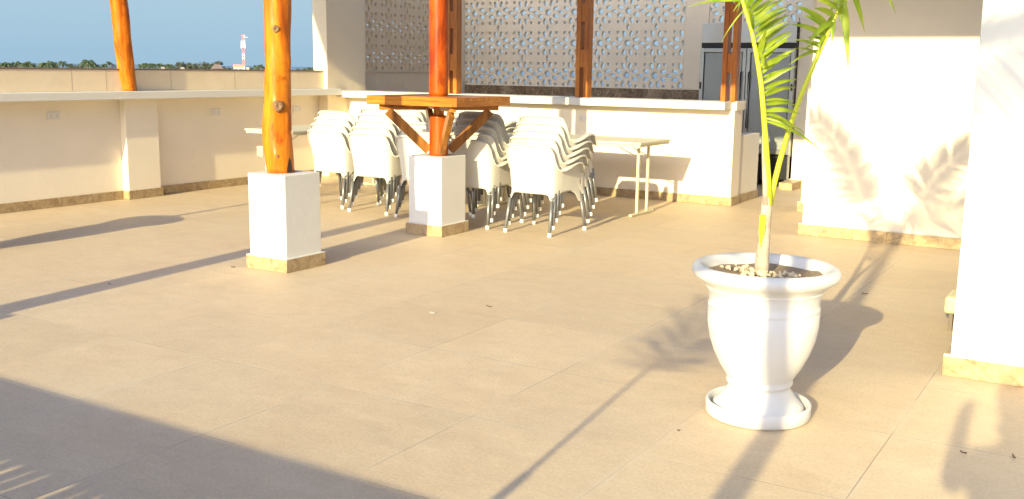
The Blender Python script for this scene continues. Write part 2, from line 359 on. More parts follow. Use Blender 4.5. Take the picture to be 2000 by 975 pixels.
# corner pier and left screen wall
t = thing('corner_pier', 'tall cream wall pier rising above the parapet where ledge meets bar', 'wall', (-9.8, 11, 0)); off = (-9.8, 11, 0)
wp('pier', [(-9.95, -9.70, 10.901, 11.73, 0, 4.6)], 'paint_bounce', t, off)
def screen_panel(name, u0, u1, z0, z1, cu, cz, pu, pz, thick, mat, parent, M_):
    cu_ = bpy.data.curves.new(name, 'CURVE'); cu_.dimensions = '2D'; cu_.fill_mode = 'BOTH'; cu_.extrude = thick/2
    def sp(pts):
        s = cu_.splines.new('POLY'); s.points.add(len(pts)-1)
        for p, q in zip(s.points, pts): p.co = (q[0], q[1], 0, 1)
        s.use_cyclic_u = True
    sp([(u0, z0), (u1, z0), (u1, z1), (u0, z1)])
    e = .004
    def hole(pts):
        us = [p[0] for p in pts]; zs = [p[1] for p in pts]
        if min(us) < u0+e or max(us) > u1-e or min(zs) < z0+e or max(zs) > z1-e:
            # clip by shrinking: keep only the half inside, as small edge notches
            pts = [(min(max(p[0], u0+e), u1-e), min(max(p[1], z0+e), z1-e)) for p in pts]
            us = [p[0] for p in pts]; zs = [p[1] for p in pts]
            if max(us)-min(us) < .012 or max(zs)-min(zs) < .012: return
            q = []
            for p in pts:
                if not q or (abs(p[0]-q[-1][0])+abs(p[1]-q[-1][1])) > .002: q.append(p)
            pts = q
            if len(pts) < 3: return
        sp(pts)
    def pod(cx, cy, ang, l, w_):
        pts = []
        for k in range(10):
            a = 2*pi*k/10; x = l*cos(a)*(1 if abs(cos(a)) < .9 else 1); y = w_*(abs(sin(a))**.6)*(1 if sin(a) > 0 else -1)
            pts.append((cx + x*cos(ang)-y*sin(ang), cy + x*sin(ang)+y*cos(ang)))
        hole(pts)
    i0 = int((u0-cu)/pu)-2; i1 = int((u1-cu)/pu)+2; j0 = int((z0-cz)/pz)-2; j1 = int((z1-cz)/pz)+2
    for i in range(i0, i1+1):
        for j in range(j0, j1+1):
            x, z = cu+i*pu, cz+j*pz
            if u0-.0 <= x <= u1+.02 and z0 <= z <= z1:
                hole([(x+(.066 if k % 2 == 0 else .036)*cos(k*pi/8), z+(.066 if k % 2 == 0 else .036)*sin(k*pi/8)) for k in range(16)])
            for k in range(8):
                a = pi/8+k*pi/4; px_, pz_ = x+.150*cos(a), z+.150*sin(a)
                if u0+.02 < px_ < u1-.02 and z0+.02 < pz_ < z1-.02: pod(px_, pz_, a + (0.12 if k % 2 else -.12), .052, .030)
            for sx_ in (-1, 1):
                for sz_ in (-1, 1):
                    px_, pz_ = x+sx_*.160, z+sz_*.163
                    if u0+.03 < px_ < u1-.03 and z0+.03 < pz_ < z1-.03:
                        pts = []
                        for k in range(8):
                            r_ = .040 if k % 2 == 0 else .017
                            a = k*pi/4+pi/4
                            pts.append((px_+r_*cos(a), pz_+r_*sin(a)))
                        hole(pts)
            x2 = x+pu/2
            if u0 < x2 < u1 and z0 < z < z1: hole([(x2-.062, z), (x2, z+.029), (x2+.062, z), (x2, z-.029)])
            z2 = z+pz/2
            if u0 < x < u1 and z0-.01 < z2 < z1: hole([(x-.028, z2), (x, z2+.062), (x+.028, z2), (x, z2-.062)])
    tmp = bpy.data.objects.new(name, cu_); C.objects.link(tmp)
    bpy.context.view_layer.update()
    me = bpy.data.meshes.new_from_object(tmp.evaluated_get(bpy.context.evaluated_depsgraph_get()))
    bpy.data.objects.remove(tmp); me.transform(M_); me.materials.clear(); me.materials.append(MAT[mat]); me.name = name
    o = bpy.data.objects.new(name, me); C.objects.link(o); o.parent = parent; return o
t = thing('side_screen_wall', 'shaded side wall with taupe perforated star screens above plain beige tiles', 'wall', (-9.9, 13, 0)); off = (-9.9, 13, 0)
wp('wall', [(-10.0, -9.875, 11.731, 14.5, 0, 1.465)], 'paint', t, off)
wp('tile_facing', [(-9.874, -9.855, a, b, 1.0, 1.462) for a, b in ((11.732, 12.16), (12.163, 12.86), (12.863, 13.56), (13.563, 14.35))], 'walltile', t, off, .001)
MY = Matrix(((0, 0, 1, .04), (1, 0, 0, -13), (0, 1, 0, 0), (0, 0, 0, 1)))     # u -> y, v -> z
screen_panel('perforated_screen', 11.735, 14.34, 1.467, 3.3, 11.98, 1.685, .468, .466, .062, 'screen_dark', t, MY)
wp('frame_post', [(-9.94, -9.80, 14.345, 14.47, 0, 3.3)], 'screen', t, off)

# back wall with screens
YB = 14.45
t = thing('back_screen_wall', 'back wall behind the bar with beige star cut-out screens over brown marble', 'wall', (-7, YB, 0)); off = (-7, YB, 0)
wp('wall', [(-9.84, -3.2, YB+.03, YB+.18, 0, 1.260)], 'paint', t, off)
xs = [-9.79+.53*i for i in range(13)]
wp('marble_band', [(a, min(a+.527, -3.9), YB+.004, YB+.028, .6, 1.263) for a in xs if a < -4.2], 'marble', t, off, .001)
MX = Matrix(((1, 0, 0, 7), (0, 0, -1, .02), (0, 1, 0, 0), (0, 0, 0, 1)))
screen_panel('perforated_screen', -9.79, -5.86, 1.265, 3.3, -9.595, 1.467, .4675, .482, .062, 'screen', t, MX)
wp('plain_panel', [(-5.855, -5.49, YB-.02, YB+.03, 1.265, 3.3), (-3.945, -2.9, YB-.02, YB+.03, 1.265, 3.3)], 'screen', t, off)
screen_panel('perforated_screen', -5.485, -3.95, 1.265, 3.3, -5.25, 1.467, .4675, .482, .062, 'screen', t, MX)

# wall pieces on the right of the bar
def skirted_wall(name, label, x0, x1, y0, y1, h, mat='paint', sides='lf', prot=.03):
    t = thing(name, label, 'wall', ((x0+x1)/2, (y0+y1)/2, 0)); off = ((x0+x1)/2, (y0+y1)/2, 0)
    wp('wall', [(x0, x1, y0, y1, 0, h)], mat, t, off)
    s = []
    n_ = max(1, round((x1-x0)/.82)); L_ = (x1-x0+prot)/n_
    s += [(x0-prot+i*L_, x0-prot+(i+1)*L_-.002, y0-prot, y0-.001, .001, .105) for i in range(n_)]
    s.append((x0-prot, x0-.001, y0, y1, .001, .105))
    wp('skirting', s, 'skirt', t, off, .002)
    if prot > .02: wp('skirting_grout', [(x0-prot+.001, x1, y0-prot+.001, y0-.001, .1055, .112)], 'paint_white', t, off, 0)
    return t
skirted_wall('side_wall', 'broad cream wall carrying the soft palm shadows, right of the doorway', -2.66, .6, 9.72, 11.2, 4.6)
skirted_wall('side_wall', 'narrow cream wall piece set back beside the doorway behind the broad wall', -3.14, -2.3, 11.36, 11.9, 4.6)
skirted_wall('side_wall', 'shaded taupe wall edge right beside the glass cooler', -3.965, -2.9, 13.78, 14.2, 4.6)
skirted_wall('wall_column', 'large white column nearest the camera at the right edge', -.705, 1.6, 5.53, 6.2, 4.2, 'paint_white')
boxes('x', [(0, .01, 0, .01, 0, .01)], 'skirt'); bpy.data.objects.remove(bpy.data.objects['x'])
o = boxes('threshold_step', [(-3.99, -3.81, 13.33, 13.70, .001, .10)], 'skirt', None, .004); tag(o, 'low tan stone block at the foot of the doorway in front of the cooler', 'step')

# ------------------------------------------------------------------ bar
t = thing('bar_counter', 'long cream built-in bar counter with thick white top and stone skirting', 'bar counter', (-6.9, 11.4, 0)); off = (-6.9, 11.4, 0)
wp('front_wall', [(XL+.005, -3.95, 11.331, 11.60, 0, 1.108)], 'paint', t, off)
wp('counter_top', [(-9.695, -3.99, 11.10, 11.62, 1.11, 1.20)], 'paint_white', t, off, .006)
wp('counter_corner', [(-9.86, -9.6, 11.101, 11.3, 1.1405, 1.2)], 'paint_white', t, off, .004)
wp('end_pier', [(-3.989, -3.93, 11.335, 11.60, 1.1, 1.203), (-4.15, -3.951, 11.601, 11.72, 1.11, 1.203)], 'paint', t, off, .003)
wp('low_return_wall', [(-4.14, -3.965, 11.601, 12.33, 0, .80)], 'paint', t, off)
n_ = 7; L_ = (-3.93+9.84)/n_
wp('skirting', [(-9.84+i*L_, -9.84+(i+1)*L_-.002, 11.311, 11.330, .001, .10) for i in range(n_)]
   + [(-3.949, -3.93, 11.331, 11.60, .001, .10), (-3.964, -3.945, 11.615, 12.33, .001, .10)], 'skirt', t, off, .002)

def timber_post(x, y, label, ph):
    t = thing('timber_post', label, 'post', (x, y, 1.202), 0, 'twin-board timber posts standing on the bar counter')
    boxes('upright', [(-.085, -.028, -.06, .06, 0, 2.3)], 'timber', t, .004)
    boxes('upright', [(.028, .085, -.06, .06, 0, 2.3)], 'timber', t, .004)
    z = ph
    while z < 2.1:
        boxes('spacer_block', [(-.0275, .0275, -.05, .05, z, z+.22)], 'timber', t, .003); z += .55
    return t
timber_post(-7.85, 11.32, 'twin-board timber post on the bar counter just behind the red log', .30)
timber_post(-5.90, 11.32, 'twin-board timber post on the bar counter in front of the middle of the star screen', .36)
timber_post(-4.03, 11.35, 'twin-board timber post on the end of the bar counter by the glass cooler', .32)

# sockets
def socket(loc, rz, label, w_=.15):
    t = thing('power_socket', label, 'socket', loc, rz, 'double wall sockets')
    boxes('face_plate', [(-w_/2, w_/2, -.012, 0, -.043, .043)], 'socket', t, .004)
    for q_ in (-.036, .036):
        bm = bmesh.new(); box(bm, q_-.012, q_+.012, -.0130, -.0121, -.018, .016); o_ = mk('outlet', bm, 'socket', t)
        bm = bmesh.new(); box(bm, q_-.0035, q_+.0035, -.0142, -.0131, .003, .013)
        mk('pin_hole', bm, 'black', o_)
        for e_ in (-.008, .008):
            bm = bmesh.new(); box(bm, q_+e_-.0035, q_+e_+.0035, -.0142, -.0131, -.015, -.010); mk('pin_hole', bm, 'black', o_)
    for q_ in (-.018, .018): boxes('rocker_switch', [(q_-.007, q_+.007, -.016, -.0125, .022, .036)], 'socket', t, .001)
socket((XL+.0005, 6.75, .975), pi/2, 'double white wall socket on the parapet wall, left of the pilaster')
socket((XL+.0005, 9.0, .95), pi/2, 'double white wall socket on the parapet wall, right of the pilaster')
socket((XL+.0005, 10.45, .95), pi/2, 'double white wall socket on the parapet wall, half hidden behind the knotty log')
socket((-4.725, 11.3305, .945), 0, 'double white wall socket on the bar front, above the right folding table')
socket((-5.88, 11.3305, .945), 0, 'double white wall socket on the bar front, behind the rightmost chair stack')

# ------------------------------------------------------------------ glass cooler
t = thing('glass_cooler', 'tall two-door steel and glass drinks cooler with black base', 'cooler', (-4.64, 13.7, 0))
def cb(name, lst, mat, par=t, bevel=.004): return boxes(name, lst, mat, par, bevel)
WX = .66
cb('back_panel', [(-WX, WX, .68, .70, .1, 2.2)], 'darkin'); cb('side_panel', [(-WX, -WX+.03, .012, .679, .1, 2.2)], 'steel'); cb('side_panel', [(WX-.03, WX, .012, .679, .1, 2.2)], 'steel')
cb('header', [(-WX, WX, 0, .05, 1.93, 2.2)], simple('glossy_header', (.72, .69, .62), .15, metal=.25, var=.03))
cb('header_band', [(-WX, WX, -.006, .045, 1.86, 1.929)], 'black')
cb('roof_panel', [(-WX, WX, .051, .68, 2.15, 2.2)], 'steel')
cb('floor_panel', [(-WX+.031, WX-.031, .04, .679, .46, .49)], 'darkin')
cb('base_grille', [(-WX, WX, .02, .66, .10, .42)] + [(-.2, .4, .012, .0195, .17+i*.04, .185+i*.04) for i in range(5)], 'black')
for k in range(4): cb('shelf', [(-WX+.035, WX-.035, .12, .66, .80+k*.29, .81+k*.29)], 'steel', bevel=0)
for s in (-1, 1):
    x0, x1 = (-WX, -.004) if s < 0 else (.004, WX)
    d = cb('door', [(x0, x0+.05, -.03, .01, .44, 1.855), (x1-.05, x1, -.03, .01, .44, 1.855), (x0+.051, x1-.051, -.03, .01, 1.80, 1.855), (x0+.051, x1-.051, -.03, .01, .44, .50)], 'steel')
    cb('glass_pane', [(x0+.052, x1-.052, -.012, -.006, .505, 1.795)], 'glass', d, 0)
    cb('gasket', [(x0+.051, x0+.062, -.02, -.0125, .505, 1.795), (x1-.062, x1-.051, -.02, -.0125, .505, 1.795)], 'black', d, 0)
    hx = -.055 if s < 0 else .055
    bm = bmesh.new(); tube(bm, [(hx*1, -.031, .78), (hx, -.07, .80), (hx, -.07, 1.52), (hx, -.031, 1.54)], .011, 8)
    mk('handle', bm, 'black', d, True)
    for z in (.7, 1.3): cb('hinge', [((-WX+.004) if s < 0 else WX-.03, (-WX+.03) if s < 0 else WX-.004, -.045, -.031, z, z+.09)], 'black', d, .002)
for sx_ in (-.6, .6):
    bm = bmesh.new(); tube(bm, [(sx_, .06, 0), (sx_, .06, .012), (sx_, .06, .013), (sx_, .06, .10)], [.028, .028, .012, .012], 12); mk('foot', bm, 'steel', t)

# ------------------------------------------------------------------ logs and pedestals
def log_mesh(pts, seg=36, rows=70, lump=.008, knots=(), seed=0):
    """pts: (x, y, z, r) control points from the bottom up"""
    bm = bmesh.new(); rings = []
    z0, z1 = pts[0][2], pts[-1][2]
    for i in range(rows+1):
        z = z0+(z1-z0)*i/rows
        for a, b in zip(pts, pts[1:]):
            if z <= b[2]+1e-6: break
        f = (z-a[2])/(b[2]-a[2]); f = f*f*(3-2*f)
        x, y, r = (a[k]+(b[k]-a[k])*f for k in (0, 1, 3))
        ring = []
        for k in range(seg):
            an = 2*pi*k/seg; d = Vector((cos(an), sin(an), 0))
            rr = r + lump*noise.noise(Vector((d.x*1.5+seed, d.y*1.5, z*1.6))) + lump*.5*noise.noise(Vector((d.x*4+seed, d.y*4, z*5)))
            for kz, ka, kh, kr in knots:
                da = (an-ka+pi) % (2*pi)-pi; q = ((z-kz)/kr)**2 + (da*r/kr)**2
                if q < 6: rr += kh*math.exp(-q) - kh*.75*math.exp(-q*7)
            ring.append(bm.verts.new((x+d.x*rr, y+d.y*rr, z)))
        rings.append(ring)
    for a, b in zip(rings, rings[1:]):
        for k in range(seg): bm.faces.new((a[k], a[(k+1) % seg], b[(k+1) % seg], b[k]))
    bm.faces.new(rings[0][::-1]); bm.faces.new(rings[-1]); return bm
def pedestal(x0, x1, y0, y1, label):
    cx, cy = (x0+x1)/2, (y0+y1)/2; hx, hy = (x1-x0)/2, (y1-y0)/2
    t = thing('pedestal', label, 'pedestal', (cx, cy, 0))
    boxes('block', [(-hx, hx, -hy, hy, 0, .73)], 'paint_white', t, .006)
    p = .022
    boxes('skirting', [(-hx-p, hx+p, -hy-p, -hy-.001, .001, .10), (-hx-p, hx+p, hy+.001, hy+p, .001, .10), (-hx-p, -hx-.001, -hy, hy, .001, .10), (hx+.001, hx+p, -hy, hy, .001, .10)], 'skirt', t, .002)
    boxes('grout_fillet', [(-hx-p+.002, hx+p-.002, -hy-p+.002, hy+p-.002, .1005, .106)], 'paint_white', t, 0)
    return t
pedestal(-5.72, -5.342, 5.515, 5.90, 'white square pedestal carrying the knotty orange log, nearest the camera')
pedestal(-5.745, -5.372, 7.555, 7.95, 'white square pedestal carrying the red log under the wooden bar table')
# knotty log
def ang_to_cam(x, y, off=0): return math.atan2(-y, -x)+off
A = ang_to_cam(-5.56, 5.7)
bm = log_mesh([(-5.560, 5.70, .731, .102), (-5.568, 5.70, .80, .104), (-5.592, 5.70, 1.05, .112), (-5.572, 5.70, 1.30, .098), (-5.560, 5.70, 1.6, .096), (-5.55, 5.70, 2.0, .099), (-5.545, 5.70, 3.5, .094)],
              knots=[(1.235, A+.05, .022, .035), (1.80, A-.05, .012, .05), (.86, A-.1, .02, .03), (1.55, A+1.1, .012, .02), (1.02, A-1.2, -.01, .02)], seed=3, lump=.010)
t = mk('knotty_log', bm, 'log', None, True); tag(t, 'thick knotty orange varnished log post rising from the nearest pedestal', 'log post')
kw = simple('cut_knot_wood', (.17, .09, .04), .6, var=.6, scale=110)
for kz, ka, r_ in ((1.235, A+.05, .034), (1.80, A-.05, .024), (.86, A-.1, .012)):
    bmk = bmesh.new()
    c_ = Vector((-5.572+.114*cos(ka), 5.70+.114*sin(ka), kz)); nrm = Vector((cos(ka), sin(ka), 0)); tx = Vector((0, 0, 1)).cross(nrm)
    if kz > 1.5: c_ += Vector((.012, 0, 0))-nrm*.008
    rg = []
    for q, (rr_, dd_) in enumerate(((1.25, -.02), (1.0, .006), (.62, .010), (.3, .002))):
        rg.append([bmk.verts.new(c_+nrm*dd_+(tx*cos(s_)+Vector((0, 0, 1))*sin(s_)*1.15)*r_*rr_*(1+.12*sin(3*s_+q))) for s_ in [2*pi*j/16 for j in range(16)]])
    for u_, v_ in zip(rg, rg[1:]):
        for j in range(16): bmk.faces.new((u_[j], u_[(j+1) % 16], v_[(j+1) % 16], v_[j]))
    bmk.faces.new(rg[-1])
    mk('cut_knot', bmk, kw, t, True)
bmk = bmesh.new()
ka = A+.62
for q in range(1):
    c_ = Vector((-5.555, 5.70, .735))
    vs = []
    for (da, z_) in ((-.22, 0), (.22, 0), (.20, .05), (.10, .095), (0, .115), (-.08, .09), (-.19, .04)):
        vs.append(bmk.verts.new(c_+Vector((cos(ka+da)*.111, sin(ka+da)*.111, z_))))
    bmk.faces.new(vs)
mk('dark_hollow', bmk, simple('dark_hollow_wood', (.03, .012, .006), .8), t)
# red log with square bar table
bm = log_mesh([(-5.545, 7.75, 1.2815, .088), (-5.545, 7.75, 1.7, .087), (-5.545, 7.75, 2.2, .086), (-5.53, 7.75, 3.5, .078)], lump=.004, seed=9)
tl = mk('red_log', bm, 'log_red', None, True); tag(tl, 'smooth red-orange varnished log post passing through the square bar table', 'log post')
bm = log_mesh([(-5.54, 7.75, .731, .090), (-5.54, 7.75, .9, .087), (-5.54, 7.75, 1.10, .083)], rows=20, lump=.004, seed=9)
mk('lower_log', bm, 'log_red', tl, True)
bm = log_mesh([(-5.54, 7.75, 1.101, .05), (-5.54, 7.75, 1.2, .05)], rows=6, lump=.004, seed=9); mk('notched_neck', bm, 'timber', tl, True)
TX, TY = -5.54, 7.757
t = thing('bar_table', 'square orange plank table braced round the red log above its pedestal', 'table', (TX, TY, 0))
hx, hy, zt = .50, .445, 1.281
NB = 7
for i in range(NB):
    a = -hy+2*hy*i/NB; b = -hy+2*hy*(i+1)/NB-.003
    boxes('tabletop_plank', [(-hx, hx, a, b, zt-.036, zt)], 'plank', t, .003)
for bx_ in ((-hx, -.09, -hy-.001, -hy+.045), (-.087, hx-.045, -hy-.001, -hy+.045), (-hx, hx-.045, hy-.045, hy-.004)): boxes('tabletop_rim', [(*bx_, zt-.082, zt-.037)], 'plank', t, .003)
for bx_ in ((hx-.044, hx+.001, -hy, hy-.004), (-hx-.001, -hx+.044, -hy+.046, hy-.046)): boxes('tabletop_rim', [(*bx_, zt-.082, zt-.037)], 'plank_y', t, .003)
for sx_, sy_ in ((-1, -1), (1, -1), (1, 1), (-1, 1)):
    e = Vector((sx_*.43, sy_*.385, 0)); n = e.normalized()
    bm = bmesh.new(); bar(bm, n*.10+Vector((0, 0, zt-.108)), n*.555+Vector((0, 0, zt-.108)), .05, .046); mk('support_beam', bm, 'plank', t, bevel=.003)
    bm = bmesh.new(); bar(bm, n*.098+Vector((0, 0, .775)), n*.475+Vector((0, 0, zt-.14)), .052, .085); mk('diagonal_brace', bm, 'brace', t, bevel=.003)
# tall log standing on the ledge
bm = log_mesh([(-9.765, 7.655, 1.2305, .084), (-9.77, 7.63, 1.47, .094), (-9.77, 7.60, 1.9, .093), (-9.775, 7.55, 2.6, .093), (-9.78, 7.5, 3.6, .098)], lump=.01, seed=21)
tag(mk('leaning_log', bm, 'log', None, True), 'slightly leaning orange log post standing on the parapet ledge', 'log post')

# ------------------------------------------------------------------ folding tables
def folding_table(label, x, y, rz, L_=1.85, W_=.76, zt=.80, box_=False):
    t = thing('folding_table', label, 'table', (x, y, 0), rz)
    boxes('tabletop', [(-L_/2, L_/2, -W_/2, W_/2, zt-.022, zt)], 'tabletop', t, .004)
    boxes('edge_rail', [(-L_/2+.012, L_/2-.012, s*(W_/2-.025)-.012, s*(W_/2-.025)+.012, zt-.055, zt-.0225) for s in (-1, 1)] + [(s*(L_/2-.02)-.008, s*(L_/2-.02)+.008, -W_/2+.04, W_/2-.04, zt-.05, zt-.0225) for s in (-1, 1)], 'tablemetal', t, .002)
    for s in (-1, 1):
        xx = s*(L_/2-.14)
        lg = boxes('leg', [(xx-.014, xx+.014, -.14, -.112, .03, zt-.023)], 'tablemetal', t, .003)
        boxes('leg', [(xx-.014, xx+.014, .112, .14, .03, zt-.023)], 'tablemetal', t, .003)
        boxes('crosspiece', [(xx-.012, xx+.012, -.111, .111, zt-.06, zt-.03)], 'tablemetal', t, .003)
        boxes('foot_bar', [(xx-.018, xx+.018, -.29, .29, .004, .029)], 'tablemetal', lg, .004)
        for q_ in (.126, -.126):
            bm = bmesh.new(); tube(bm, [(xx-s*.012, q_, zt-.17), (xx-s*.30, q_, zt-.045)], .006, 6); mk('stay', bm, 'steel', lg)
    return t
folding_table('cream folding table against the bar front, right of the chair stacks', -5.33, 10.06, 0, 1.95, .80)
folding_table('cream folding table between the knotty log and the parapet wall', -8.62, 9.6, pi/2, 1.9, .76)
folding_table('cream folding table hidden behind the left chair stacks, only its legs showing', -6.95, 9.75, 0, 1.7, .7, .72)
t = thing('adapter_box', 'small white box hanging on the leg of the left folding table', 'box', at(511, 296, 8.75))
boxes('case', [(-.05, .05, -.03, .03, -.065, .065)], 'tabletop', t, .006)
bm = bmesh.new(); tube(bm, [(.06, 0, -.02), (.07, .0, -.1), (.07, 0, -.3)], .012, 8); mk('cable', bm, 'cap', t, True)

# ------------------------------------------------------------------ stacking armchairs
def lerp_tab(t_, tab):
    for (a, va), (b, vb) in zip(tab, tab[1:]):
        if t_ <= b:
            f = (t_-a)/(b-a); f = f*f*(3-2*f)*.5+f*.5
            return va+(vb-va)*f
    return tab[-1][1]
X0 = [(0, 0), (.22, .125), (.38, .203), (.46, .226), (.54, .238), (.64, .25), (.8, .262), (1, .268)]
Y0 = [(0, -.235), (.22, -.235), (.38, -.230), (.46, -.216), (.54, -.185), (.62, -.12), (.8, .05), (.92, .17), (1, .225)]
ZT = [(0, .855), (.2, .852), (.33, .838), (.41, .806), (.46, .735), (.51, .640), (.57, .612), (.66, .630), (.8, .672), (.9, .675), (.96, .645), (1, .56)]
ZB = [(0, .385), (.33, .385), (.40, .345), (.46, .285), (.52, .285), (.57, .345), (.64, .395), (.80, .405), (.87, .37), (.92, .285), (1, .285)]
def shell_pt(t_, v, side):
    x, y = lerp_tab(t_, X0), lerp_tab(t_, Y0); zb, zt = lerp_tab(t_, ZB), lerp_tab(t_, ZT)
    z = zb+(zt-zb)*v
    q = max(0, (z-.40)/.45); back = max(0, 1-t_/.62)
    y -= .085*(q**1.3)*min(1, back*1.8)
    x *= 1+(.19*q if t_ < .6 else .19*q*max(0, 1-(t_-.6)/.4)+.02*q)
    y += .018*(1-q)*math.exp(-(t_/.3)**2)*-1 + .03*math.exp(-(t_/.26)**2)*min(1, q*2)*(-1)*.6
    low = max(0, (.40-z)/.12)
    y += (-.03 if t_ < .7 else .03)*low; x += .006*low
    return Vector((side*x, y, z))
def make_chair():
    t = thing('armchair', '', 'chair')
    bm = bmesh.new(); NU, NV = 46, 14
    us = [-1+2*i/NU for i in range(NU+1)]
    grid = []
    for u in us:
        s = 1 if u >= 0 else -1; a = abs(u)
        col = [shell_pt(a, j/NV, s) for j in range(NV+1)]
        # rolled outer rim / arm pad
        top = col[-1]; nrm = Vector((s*1.0, -.15, 0)) if a > .5 else Vector((s*min(1, a*1.6), -1, 0)); nrm.normalize()
        wd = .012 + (.036*max(0, min(1, (a-.52)/.15)) if a > .52 else 0)
        col += [top+nrm*wd*.5+Vector((0, 0, .006)), top+nrm*wd+Vector((0, 0, -.002)), top+nrm*(wd+.003)+Vector((0, 0, -.016))]
        grid.append([bm.verts.new(p) for p in col])
    for a, b in zip(grid, grid[1:]):
        for j in range(len(a)-1): bm.faces.new((a[j], b[j], b[j+1], a[j+1]))
    o = mk('shell', bm, 'plastic', t, True)
    md = o.modifiers.new('s', 'SOLIDIFY'); md.thickness = .007; md.offset = 0
    bm = bmesh.new(); G = []
    for i in range(13):
        f = i/12; row = []
        yy = -.235+f*.47
        hw = .205+.04*min(1, f*1.6)
        for j in range(13):
            q = -1+2*j/12
            z = .412+.025*f-.018*(1-q*q)*(1-(2*f-1)**2) + .01*abs(q)**3 - (.03*((f-.85)/.15)**2 if f > .85 else 0) + (.03*((.08-f)/.08) if f < .08 else 0)
            row.append(bm.verts.new((q*hw, yy-.02*q*q*(1 if f > .5 else -1), z)))
        G.append(row)
    for a, b in zip(G, G[1:]):
        for j in range(12): bm.faces.new((a[j], a[j+1], b[j+1], b[j]))
    o = mk('seat', bm, 'plastic', t, True); md = o.modifiers.new('s', 'SOLIDIFY'); md.thickness = .01; md.offset = -1
    for sx_ in (-1, 1):
        for (p0, p1) in (((.232, -.242, .33), (.247, -.295, .028)), ((.268, .235, .33), (.293, .285, .028))):
            bm = bmesh.new(); tube(bm, [(sx_*p0[0], p0[1], p0[2]), (sx_*p1[0], p1[1], p1[2])], [.0165, .0142], 12); l_ = mk('leg', bm, 'legmetal', t, True)
            bm = bmesh.new(); tube(bm, [(sx_*p1[0], p1[1], 0), (sx_*p1[0], p1[1], .006), (sx_*p1[0], p1[1], .036)], [.0165, .0195, .018], 12); mk('foot_cap', bm, 'cap', l_, False)
    # shallow under-seat rails joining the legs
    for sx_ in (-1, 1):
        bm = bmesh.new(); tube(bm, [(sx_*.232, -.242, .345), (sx_*.222, -.1, .392), (sx_*.225, .1, .395), (sx_*.262, .232, .345)], .011, 8)
        mk('side_rail', bm, 'legmetal', t, True)
    return t
proto = make_chair()
first = True
ORD = ['lowest', 'second up', 'third up', 'fourth up', 'fifth up', 'sixth up']
def stack(x, y, n, where, rz=0):
    """x, y: centre of the lowest chair's feet"""
    global first
    for k in range(n):
        c = proto if first else copy_tree(proto); first = False
        c.location = (x - sin(rz)*.055*k + random.uniform(-.004, .004), y + cos(rz)*.055*k, .064*k); c.rotation_euler = (0, 0, rz+random.uniform(-.012, .012))
        w_ = 'topmost' if k == n-1 else ORD[k]
        c['label'] = f'white plastic armchair, {w_} in {where}'; c['category'] = 'chair'; c['group'] = 'stacked white armchairs'
stack(-4.79, 8.44, 5, 'the front stack nearest the right folding table', radians(-1.5))
stack(-5.52, 8.48, 5, 'the front stack right of the red log', radians(1))
stack(-6.235, 8.60, 3, 'the front stack left of the red log', 0)
stack(-6.90, 8.64, 5, 'the front stack second from the left', radians(1.5))
stack(-7.585, 8.76, 4, 'the leftmost front stack', radians(-1))
stack(-7.55, 9.95, 5, 'the back stack at the left', radians(2))
stack(-6.55, 9.9, 5, 'the back stack behind the bar table', radians(-2))

# ------------------------------------------------------------------ potted palms
def pot(x, y, label):
    t = thing('plant_pot', label, 'pot', (x, y, 0))
    prof = [(0.0, 0.03), (0.1881, 0.03), (0.201, 0.036), (0.202, 0.05), (0.194, 0.06), (0.1802, 0.072), (0.1584, 0.1), (0.1396, 0.128), (0.1327, 0.141), (0.1356, 0.148), (0.1455, 0.154), (0.1485, 0.164), (0.1426, 0.173), (0.1485, 0.186), (0.1792, 0.233), (0.2109, 0.298), (0.2317, 0.36), (0.2425, 0.425), (0.245, 0.494), (0.2411, 0.498), (0.245, 0.503), (0.245, 0.514), (0.2406, 0.519), (0.2411, 0.54), (0.2445, 0.565), (0.2544, 0.59), (0.2722, 0.612), (0.295, 0.628), (0.3138, 0.642), (0.3227, 0.658), (0.3227, 0.673), (0.3138, 0.687), (0.297, 0.694), (0.2812, 0.69), (0.2713, 0.678), (0.2653, 0.66), (0.2594, 0.59)]
    bm = bmesh.new(); lathe(bm, prof); mk('urn', bm, 'pot', t, True)
    bm = bmesh.new(); lathe(bm, [(.0, .002), (.222, .002), (.232, .01), (.234, .062), (.229, .07), (.222, .068), (.216, .058), (.214, .02), (.0, .02)]); mk('saucer', bm, 'pot', t, True)
    bm = bmesh.new(); R_ = []
    for i in range(9):
        rr = .262*i/8+.0005
        R_.append([bm.verts.new((rr*cos(2*pi*k/32), rr*sin(2*pi*k/32), .650+.010*noise.noise(Vector((rr*cos(2*pi*k/32)*14+x, rr*sin(2*pi*k/32)*14, 3))))) for k in range(32)])
    for a, b in zip(R_, R_[1:]):
        for k in range(32): bm.faces.new((a[k], a[(k+1) % 32], b[(k+1) % 32], b[k]))
    mk('soil', bm, 'soil', t, True)
    rnd = random.Random(5)
    bm = bmesh.new()
    for i in range(75):
        cl = i % 3
        cx, cy = ((-.11, .02), (.06, -.03), (-.03, -.06))[cl]
        px_, py_ = cx+rnd.gauss(0, .045), cy+rnd.gauss(0, .035)
        if px_*px_+py_*py_ > .05: continue
        s = rnd.uniform(.006, .014)
        r_ = bmesh.ops.create_icosphere(bm, subdivisions=1, radius=s)
        for v in r_['verts']: v.co = Vector((v.co.x*rnd.uniform(.8, 1.3), v.co.y, v.co.z*.7)) + Vector((px_, py_, .656+rnd.uniform(0, .012)))
    tag(mk('loose_gravel', bm, 'pebble', t), kind='stuff')
    return t
